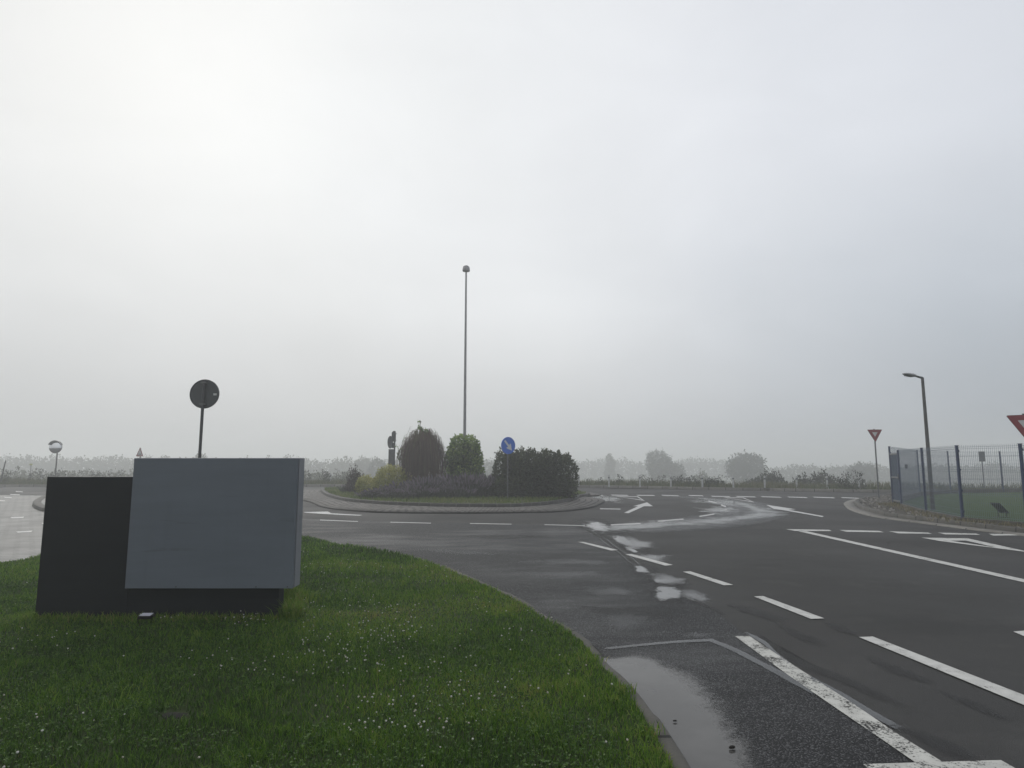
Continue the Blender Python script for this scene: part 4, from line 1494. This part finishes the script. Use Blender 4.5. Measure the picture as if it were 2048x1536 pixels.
# sign cluster behind the golden shrubs, seen nearly edge-on
d = 33.5
b = Vector((X_(788, d), d, Zi - .01))
t = thing('sign_post', 'grey post with edge-on signs behind the golden shrub', 'signpost', b)
Z = lambda py: atd(788, py, d).z - Zi
MB().tube([(.06, 0, 0), (.06, 0, Z(862))], .04, 10).build('pole', M['galv_dark'], t, True)
mb = MB()
for i in range(4): mb.box(-.235 + i * .078, -.165 + i * .078, -.10, -.055, 0, Z(898), .006)
mb.box(-.23, .07, -.05, -.03, 0.02, Z(899))
mb.build('ribbed_panel', M['galv'], t)
Ml = lambda px, py, yaw: Matrix.Translation((X_(px, d) - b.x, -.05, Z(py))) @ Matrix.Rotation(R(yaw), 4, 'Z')
MB().prism(circle(.325, 32), -.012, .012, Ml(781.8, 884, 76)).build('round_plate', M['galv'], t)
MB().prism([(-.28, -.27), (.28, -.27), (.28, .2), (.0, .30), (-.28, .2)], -.012, .012, Ml(788.5, 872.5, 80)).build('arrow_plate', M['galv_dark'], t)
MB().box(-.1, .1, -.02, .02, -.14, .14, 0, Ml(788, 890.5, 70)).build('lower_plate', M['galv_dark'], t)
for py in (867, 880, 892): MB().box(.0, .14, -.05, .05, Z(py) - .02, Z(py) + .02).build('clamp', M['galv'], t)


def yield_sign(px_pole, y_apex, d, side, yaw, label, base):
    t = thing('yield_sign', label, 'traffic sign', (X_(px_pole, d), d, base), R(yaw), None)
    za = atd(px_pole, y_apex, d).z - base
    hgt_ = side * .866
    c = (0, za + hgt_ * 2 / 3)
    MB().tube([(0, .045, 0), (0, .045, za + hgt_ + .03)], .03, 12).build('pole', M['galv'], t, True)
    pl_ = MB().prism(tri(side, True, c, .05), 0, .016).build('plate', M['white_sign'], t)
    MB().frame(tri(side, True, c, .05), tri(side * .97, True, c, .045), -.004, .02).build('rim', M['galv'], pl_)
    MB().frame(tri(side * .965, True, c, .045), tri(side * .36, True, c, .01), -.003, -.0005).build('red_border', M['red_sign'], pl_)
    for u in (.3, .8): MB().box(-.05, .05, .014, .05, za + hgt_ * u - .012, za + hgt_ * u + .012).build('clamp', M['galv'], t)
    return t


bs = at(1753.5, 996.7, .1)
yield_sign(1748.5, 884.5, bs.y, 29.3 / F * bs.y, -3, 'smaller whole red and white yield triangle on the gravel point', .1)
yield_sign(2049, 879.5, 15.1, .68, -38, 'large yield triangle cut off by the picture edge at the blue fence', .1)

# ------------------------------------------------------------------ right-hand bed, fence, turf
vk = [at(x, y) for x, y in ((1990, 979), (1900, 983), (1783, 990), (1745, 994), (1709, 999), (1688, 1006), (1691, 1014), (1700, 1020.5), (1727, 1029.6), (1768, 1037.6), (1861, 1049.6), (1955, 1061.7), (2048, 1072.5), (2150, 1086), (2400, 1120))]
vk_c = catmull(vk, 6)
ribbon_kerb('gutter_strip', vk_c, .42, -.02, .03, M['kerb_pale'])
vk2 = offs(vk_c, .40)
ribbon_kerb('gravel_kerb', vk2, .14, -.02, .13, M['kerb'])
vk3 = offs(vk2, .13)
gp = [(p.x, p.y) for p in vk3] + [(45, 12), (45, 31)]
sheet('gravel_bed', gp, .10, M['gravel_bed'])

fence_b = [at(x, y, .10) for x, y in ((1786.5, 1008), (1804, 1012.5), (1853, 1027), (1926, 1042))] + [Vector((12.45, 15.75, .10)), Vector((12.7, 13.4, .1)), Vector((13.0, 11.0, .1))]
back_b = [fence_b[0], at(1841, 992, .1), at(1902, 987, .1), at(2006.5, 985.5, .1), at(2110, 985, .1), at(2230, 985, .1)]
# gravel stones
n = 5200
x = rng.uniform(9, 24, n); y = rng.uniform(12.5, 33, n)
k = inside(gp, x, y)
fpoly = [(p.x, p.y) for p in fence_b] + [(40, 9)] + [(p.x, p.y) for p in reversed(back_b)]
k &= ~inside(fpoly, x, y)
x, y = x[k], y[k]
BV = np.array([(-1, -.7, -.3), (1, -.6, -.3), (.8, .8, -.3), (-.7, .7, -.3), (-.6, -.4, .55), (.6, -.5, .5), (.5, .5, .6), (-.5, .45, .5)])
BF = np.array([(0, 1, 5, 4), (1, 2, 6, 5), (2, 3, 7, 6), (3, 0, 4, 7), (4, 5, 6, 7)])
m = len(x)
an = rng.random(m) * 6.28
sz = rng.uniform(.018, .055, m)
bv = BV[None] * (1 + rng.normal(0, .2, (m, 8, 3))) * sz[:, None, None]
V = np.stack([bv[..., 0] * np.cos(an)[:, None] - bv[..., 1] * np.sin(an)[:, None] + x[:, None], bv[..., 0] * np.sin(an)[:, None] + bv[..., 1] * np.cos(an)[:, None] + y[:, None], bv[..., 2] + .11], 2).reshape(-1, 3)
tg = NT('gravel_stone')
tg.done(tg.bsdf(tg.ramp(tg.attr('tint'), [(0, (.035, .033, .03)), (.5, (.12, .112, .10)), (1, (.27, .26, .24))]), .8, spec=.3))
tag(np_mesh('gravel', V, (np.arange(m)[:, None, None] * 8 + BF[None]).reshape(-1, 4), tg.m, attrs={'tint': np.repeat(rng.random(m), 8)}), 'loose grey brown gravel on the verge before the blue fence', 'gravel', kind='stuff')
n = 1500
i0 = rng.integers(0, len(fence_b) - 2, n); u = rng.random(n)
fa = np.array([(p.x, p.y) for p in fence_b])
x = fa[i0, 0] * (1 - u) + fa[i0 + 1, 0] * u - np.abs(rng.normal(.22, .25, n)); y = fa[i0, 1] * (1 - u) + fa[i0 + 1, 1] * u + rng.normal(0, .1, n)
tag(blades('dry_grass', x, y, np.full(n, .10), rng.uniform(.05, .16, n), np.full(n, .014), rng.uniform(.3, 1.2, n), np.clip(rng.normal(.65, .3, n), 0, 1), mat_leaf('dry_grass', [(.05, .065, .025), (.16, .14, .08), (.26, .23, .15)], .8, .2)), 'dry straw and weeds along the fence plinth', 'dry grass', kind='stuff')

sheet('turf', [(p.x + .12, p.y) for p in fence_b] + [(36, 9.5)] + [(p.x, p.y - .15) for p in reversed(back_b[1:])], .125, M['turf'])


def fence_run(name, label, pts, Hf, base, panels, wire_gap=.05, wr=.0018, plinth=True, clips=True):
    o = pts[0]
    t = thing(name, label, 'fence', (o.x, o.y, base))
    mb0 = MB().box(-.03, .03, -.03, .03, -.1, Hf, .004)
    mb0.box(-.035, .035, -.035, .035, Hf, Hf + .02)
    if clips:
        for z in (.25, .8, 1.35, 1.85): mb0.box(.028, .06, -.025, .025, z - .03, z + .03)
    first = None
    for i, p in enumerate(pts):
        e = (pts[min(i + 1, len(pts) - 1)] - pts[max(i - 1, 0)])
        rz = math.atan2(e.y, e.x)
        if first is None:
            first = mb0.build('post', M['fence_blue'], t)
            ob = first
        else:
            ob = first.copy(); COL.objects.link(ob); ob.parent = t
        ob.location = (p.x - o.x, p.y - o.y, 0)
        ob.rotation_euler = (0, 0, rz)
    for i in range(len(pts) - 1):
        if not panels[i]: continue
        a, b = pts[i] - o, pts[i + 1] - o
        L = Vector((b.x - a.x, b.y - a.y, 0)).length
        mw = MB()
        nwr = int((L - .08) / wire_gap)
        z0, z1 = .06, Hf + .02
        for k in range(nwr + 1):
            s = .04 + k * wire_gap
            mw.box(s - wr, s + wr, -wr, wr, z0, z1)
        z = .1
        while z < Hf:
            fold = any(abs(z - q_) < .08 for q_ in (.1, .7, 1.3, 1.9))
            y_ = .012
            mw.box(.02, L - .02, wr + .0005, wr * 3, z - wr, z + wr)
            if fold:
                mw.box(.02, L - .02, wr + .03, wr * 3 + .03, z + .045, z + .05 + wr)
                for k in range(nwr + 1):
                    s = .04 + k * wire_gap
                    mw.box(s - wr, s + wr, wr, .03, z - .004, z + .004)
            z += .2
        po = mw.build('mesh_panel', M['wire'], t)
        po.location = (a.x, a.y, 0)
        po.rotation_euler = (0, 0, math.atan2(b.y - a.y, b.x - a.x))
        if plinth:
            pl = MB().box(.03, L - .03, -.035, .035, -.1, .10 if plinth == 1 else plinth, .006).build('plinth', M['concrete'], t)
            pl.location = po.location
            pl.rotation_euler = po.rotation_euler
    return t


Hf = 1.98
fr_ = fence_run('mesh_fence', 'blue wire mesh fence along the gravel with concrete plinth', fence_b[1:], Hf, .10, [1] * 5)
bk_ = fence_run('mesh_fence', 'back run of the blue mesh fence behind the green turf', back_b[:2] + [back_b[2], back_b[3], back_b[4], back_b[5]], 2.15, .10, [1] * 5, wire_gap=.06, plinth=.2)
# gate between first two posts
a, b = fence_b[0], fence_b[1]
gt_ = thing('fence_gate', 'narrow blue gate with dense mesh at the fence corner', 'gate', (a.x, a.y, .10), math.atan2(b.y - a.y, b.x - a.x))
L = (b - a).length
for xa in (.05, L - .11): MB().box(xa, xa + .06, -.025, .025, .08, Hf - .02, .004).build('stile', M['fence_blue'], gt_)
for z in (.12, .98, Hf - .14):
    MB().box(.11, L - .11, -.02, .02, z, z + .06, .003).build('rail', M['galv'], gt_)
mb = MB()
k = .13
while k < L - .12:
    mb.box(k - .003, k + .003, -.003, .003, .18, Hf - .14)
    k += .03
mb.build('infill_mesh', M['gate_mesh'], gt_)
MB().box(L - .14, L - .02, -.045, -.028, .95, 1.15, .004).build('lock_box', M['galv_dark'], gt_)
# small dark box hung on the wire behind the gate
p = atd(1812.5, 933, 27.0)
tag(MB().box(-.04, .04, -.03, .03, -.09, .09, .006).build('junction_box', M['black'], None, loc=(p.x, p.y, p.z)), 'tiny dark box fixed to the back fence wire', 'box')

# street lamp behind the fence
b = at(1866, 1021, .11)
t = thing('street_lamp', 'grey street lamp with flat head on short arm behind the fence', 'street lamp', (b.x, b.y, .11))
tp = atd(1844.5, 756, b.y)
H = tp.z - .11
MB().tube([(0, 0, 0), (0, 0, H * .5), (0, 0, H)], [.068, .055, .044], 14).build('pole', M['pole_brown'], t, True)
e = atd(1831, 752, b.y - .1)
MB().tube([(0, 0, H - .06), (0, 0, H), (e.x - b.x, -.1, e.z - .11)], [.045, .04, .03], 10).build('arm', M['galv_dark'], t, True)
A, B = Vector((e.x - b.x + .03, -.09, e.z - .115)), Vector((atd(1806, 747.5, b.y - .3).x - b.x, -.3, atd(1806, 747.5, b.y - .3).z - .11))
ax = (B - A)
Lh = ax.length
Mh = Matrix.Translation(A) @ ax.to_track_quat('X', 'Z').to_matrix().to_4x4()
mb = MB()
secs = [(0, .04, .04), (.12, .07, .06), (.3, .10, .068), (.6, .11, .06), (.85, .09, .04), (1, .035, .014)]
vs, fs = [], []
for (u, w, hz_) in secs:
    for k in range(10):
        w_ = 6.283 * k / 10
        vs.append(Mh @ Vector((u * Lh, w * math.cos(w_), hz_ * math.sin(w_) * (1.0 if math.sin(w_) > 0 else .6))))
for i in range(len(secs) - 1):
    for k in range(10):
        fs.append((i * 10 + k, i * 10 + (k + 1) % 10, (i + 1) * 10 + (k + 1) % 10, (i + 1) * 10 + k))
fs += [tuple(range(10)), tuple(range(50, 60))]
lh_ = mb.add(vs, fs).build('lamp_head', M['lamp_grey'], t, True)
MB().box(.30 * Lh, .82 * Lh, -.06, .06, -.055, -.028, .003, Mh).build('lens', M['galv_dark'], lh_)

# solar panel on the turf
b = at(2004, 1034, .125)
t = thing('solar_panel', 'small dark tilted solar panel on two legs on the turf', 'solar panel', (b.x, b.y, .125))
u_, v_ = Vector((.10, -.22, 0)), Vector((.38, .173, -.28))
n_ = u_.cross(v_).normalized()
Mp = Matrix.Translation((-.04, .0, .25)) @ Matrix((u_.normalized(), v_.normalized(), n_)).transposed().to_4x4()
lu, lv = u_.length / 2, v_.length / 2
sp_ = MB().box(-lu, lu, -lv, lv, -.012, .012, .003, Mp).build('panel', simple('solar_cells', (.012, .016, .03), .25, 0, .2, 20), t)
mb = MB()
for sgn in (-1, 1):
    for i in range(6): mb.box(-lu + .004, lu - .004, -lv + .02 + i * .075, -.004 - lv + .03 + i * .075, .0125 if sgn > 0 else -.015, .015 if sgn > 0 else -.0125, 0, Mp)
mb.build('cell_lines', M['galv_dark'], sp_)
for x, z in ((-.10, .22), (.13, .12)): MB().tube([(x, 0, 0), (x, 0, z)], .012, 8).build('leg', M['black'], t)
MB().box(-.2, .2, -.03, .03, 0, .012).build('foot_rail', M['black'], t)

# notice board beyond the back fence
p0, p1 = at(1970, 981, .12), None
t = thing('notice_board', 'grey notice board on a post beyond the back fence', 'notice board', (p0.x, p0.y, .12))
zt1, zt0 = atd(1965, 903, p0.y).z - .12, atd(1965, 923, p0.y).z - .12
MB().tube([(0, .03, 0), (0, .03, zt0 + .1)], .03, 8).build('post', M['galv'], t)
MB().box(-.18, .18, -.012, .012, zt0, zt1, .004).build('board', M['notice'], t)

# white marker posts along the far kerb
BG = 'short pale posts along the far kerb'
first = None
for (px, py) in ((1158, 972), (1218, 973.3), (1280, 973.8), (1342, 974.3), (1405, 975.6), (1467, 976.3), (1530, 977), (1594, 977.4), (1655, 977.6), (1719, 978.4), (661, 967.5), (82, 967.5)):
    p = at(px, py, .12)
    if first is None:
        t = thing('marker_post', 'short pale post in the even row along the far kerb', 'post', p, 0, BG)
        pb_ = MB().prism([(-.045, 0), (.045, 0), (.045, .72), (.02, .78), (-.045, .74)], -.035, .035).build('post_body', M['white_post'], t)
        MB().box(-.047, .047, -.038, .038, .55, .62).build('reflector_band', M['galv_dark'], pb_)
        first = t
    else:
        t = copy_tree(first)
        t.location = p

# ------------------------------------------------------------------ verge plants and fogged trees
n = 30000
x = rng.uniform(-48, 46, n)
fe = np.array([(p.x, p.y) for p in vin])
ey = np.interp(x, fe[:, 0], fe[:, 1])
y = ey + rng.gamma(1.3, 2.2, n)
vt = np.clip(.3 + .5 * vnoise(x, y, .25) + rng.normal(0, .18, n) + np.minimum(.2, (y - ey) * .02), 0, 1)
hh = (.10 + .40 * vnoise(x + 5, y, .35) * np.minimum(1, (y - ey) / 1.5 + .25)) * rng.uniform(.5, 1.3, n)
M['verge_grass'] = mat_leaf('verge_grass', [(.025, .042, .014), (.05, .072, .026), (.10, .11, .05), (.16, .15, .09)], .7, .25)
tag(blades('verge_grass', x, y, np.full(n, .11), hh, np.full(n, .035), rng.uniform(.1, .8, n), vt, M['verge_grass']), 'rough grass along the verge beyond the far kerb', 'grass', kind='stuff')

# weeds: dark dock stalks, bushy tufts
Ps, Ns, Ts = [], [], []
for px in list(rng.uniform(1668, 1722, 15)) + list(rng.uniform(0, 260, 34)) + list(rng.uniform(610, 710, 16)) + list(rng.uniform(1165, 1480, 26)) + list(rng.uniform(1340, 1440, 18)):
    dd = float(np.interp(X_(px, 42), fe[:, 0], fe[:, 1])) + rng.uniform(.8, 4)
    bx_ = X_(px, dd)
    Hs = rng.uniform(.5, 1.25) if not 1480 > px > 1165 else rng.uniform(.3, .75)
    m = 60
    u = rng.random(m)
    w = .05 + .10 * (1 - u) + (.05 if u.mean() > .5 else 0)
    Ps.append(np.stack([bx_ + rng.normal(0, 1, m) * w + (u ** 2) * rng.normal(0, .1), dd + rng.normal(0, 1, m) * w, .1 + u * Hs], 1))
    Ns.append(np.stack([rng.normal(0, .5, m), rng.normal(0, .5, m), np.full(m, .9)], 1))
    Ts.append(np.clip(rng.normal(.3, .2, m), 0, 1))
P, N, T = map(np.concatenate, (Ps, Ns, Ts))
V, Fq, tt = leaf_cards(P, N, rng.uniform(.07, .14, len(P)), T, .4)
tag(np_mesh('weeds', V, Fq, M['far_leaf'], attrs={'tint': tt}), 'dark weed stalks and docks along the far verge', 'weeds', kind='stuff')


def tree(name, label, px, ytop, wpx, d, mat, cat='tree', lobes=6, n=2600, leaf=.30, sprigs=26, shape='round', group=None, sunk=0.0):
    if d > 60:
        sunk = 4.6
        d *= 1.25
        n = int(n * 1.2)
        leaf *= 1.12
    H = atd(px, ytop, d).z - .12 + sunk
    Wd = wpx / F * d
    n = int(n * 1.5)
    t = thing(name, label, cat, (X_(px, d), d, .12 - sunk), 0, group)
    tk = trunk(MB(), H * .75, max(.05, H * .025), 5, Wd * .3)
    tk.build('trunk', M['bark'], t, True)
    ls = []
    if shape == 'round':
        ls.append((0, 0, H * .56, Wd * .40, Wd * .40, H * .42))
        for i in range(lobes):
            w = 6.283 * i / lobes + random.uniform(-.4, .4)
            ls.append((math.cos(w) * Wd * .26, math.sin(w) * Wd * .26, H * random.uniform(.34, .72), Wd * random.uniform(.18, .27), Wd * .22, H * random.uniform(.18, .28)))
    elif shape == 'bush':
        for i in range(lobes):
            u = (i + .5) / lobes - .5
            ls.append((u * Wd * .82, random.uniform(-.2, .2) * Wd, H * (.42 - .25 * abs(u)), Wd * .20, Wd * .22, H * random.uniform(.42, .58) * (1 - .6 * abs(u))))
    elif shape == 'slim':
        for i in range(lobes):
            u = i / (lobes - 1)
            ls.append((random.uniform(-.1, .1) * Wd, 0, H * (.25 + .62 * u), Wd * (.50 - .25 * u), Wd * .3, H * .16))
    foliage('crown', ls, n, leaf, mat, t, sprigs=sprigs, sprig_len=H * .14, up=.3, fill=.4, aspect=.6)
    return t


FL, FP = M['far_leaf'], M['far_pale']
tree('bush', 'dark spreading bush behind the seventh pale post', 1530, 936, 84, 54, FL, 'bush', 6, 4200, .20, 44, 'bush', sunk=2.2)
tree('bush', 'dark bush with one long twig rising from its top', 1628, 932, 104, 52, FL, 'bush', 7, 4800, .19, 60, 'bush', sunk=2.2)
tw = thing('twig', 'bare leafy twig rising from the dark bush', 'twig', (X_(1630, 47.5), 47.5, .12)) if False else None
tree('round_tree', 'large round fogged tree behind the dark spreading bush', 1487, 905, 84, 112, FL, 'tree', 8, 3600, .36, 60)
tree('round_tree', 'upright round fogged tree standing alone near the middle of the field', 1317, 901, 58, 122, FL, 'tree', 8, 3200, .34, 60)
tree('small_tree', 'small fogged tree leaning against the upright round tree', 1352, 925, 36, 124, FL, 'tree', 5, 1300, .34, 24)
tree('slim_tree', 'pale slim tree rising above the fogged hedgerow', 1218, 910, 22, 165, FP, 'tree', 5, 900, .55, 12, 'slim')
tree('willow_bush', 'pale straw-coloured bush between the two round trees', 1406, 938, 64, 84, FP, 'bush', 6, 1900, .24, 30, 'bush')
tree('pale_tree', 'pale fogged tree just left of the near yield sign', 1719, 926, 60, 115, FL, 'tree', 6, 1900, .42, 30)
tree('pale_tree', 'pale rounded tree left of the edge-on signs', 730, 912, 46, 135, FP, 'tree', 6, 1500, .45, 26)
tree('small_tree', 'small feathery tree just left of the edge-on signpost', 758, 916, 50, 112, FL, 'tree', 6, 1500, .34, 36)
tree('small_tree', 'faint tree top showing behind the round sign pole', 405, 905, 36, 120, FP, 'tree', 6, 1300, .45, 24)
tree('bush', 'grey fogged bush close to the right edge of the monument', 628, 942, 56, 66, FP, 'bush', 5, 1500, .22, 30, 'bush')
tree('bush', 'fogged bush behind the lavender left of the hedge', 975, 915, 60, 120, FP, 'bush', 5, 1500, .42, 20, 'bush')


def treeline(name, label, x0, x1, d, y_fn, n, leaf, mat):
    d *= 1.25
    leaf *= 1.15
    ls = []
    px = x0
    while px < x1:
        H = atd(px, y_fn(px) + random.uniform(-4, 4), d).z + 4.4
        dd = d + random.uniform(-6, 6)
        w = random.uniform(14, 30)
        ls.append((X_(px, dd), dd, H * .48 - 4.4, w / F * dd * .8, 3.0, H * .52))
        px += w * .75
    o = foliage(name, ls, n, leaf, mat, None, sprigs=len(ls) * 4, sprig_len=1.1, up=.3, fill=.15, aspect=.8)
    tag(o, label, 'treeline', kind='stuff')


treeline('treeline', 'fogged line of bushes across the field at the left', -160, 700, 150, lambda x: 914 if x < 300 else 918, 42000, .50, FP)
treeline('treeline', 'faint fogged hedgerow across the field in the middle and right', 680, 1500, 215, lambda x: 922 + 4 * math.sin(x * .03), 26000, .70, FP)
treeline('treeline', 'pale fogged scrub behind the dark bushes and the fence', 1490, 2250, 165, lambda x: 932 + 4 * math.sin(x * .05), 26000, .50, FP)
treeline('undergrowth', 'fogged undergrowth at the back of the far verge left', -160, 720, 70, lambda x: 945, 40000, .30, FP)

# ------------------------------------------------------------------ small litter on the road
M['dead_leaf'] = simple('dead_leaf', (.010, .008, .006), .95, 0, .3, 20)
for (px, py, s, lab) in ((1464, 1497, .030, 'dark dead leaf lying in the gutter puddle'), (1350, 1443, .018, 'tiny dark leaf floating near the kerb in the puddle')):
    p = at(px, py, .012)
    o = MB().lathe([(s * .15, 0), (s * .75, s * .12), (s * .62, s * .42), (s * .18, s * .55)], 9, M=Matrix.Scale(.55, 4, (1, 0, 0))).build('dead_leaf', M['dead_leaf'], None, loc=p)
    o.rotation_euler = (0, 0, 1.1 + s * 30)
    tag(o, lab, 'leaf')

# ------------------------------------------------------------------ render settings
S.render.engine = 'CYCLES'
S.cycles.volume_bounces = 2
S.cycles.max_bounces = 8
S.cycles.transparent_max_bounces = 12
S.cycles.use_denoising = True
try:
    S.cycles.denoiser = 'OPENIMAGEDENOISE'
except Exception:
    pass
S.view_settings.view_transform = 'Standard'
S.view_settings.look = 'None'
S.view_settings.exposure = 0.0
S.view_settings.gamma = 1.0
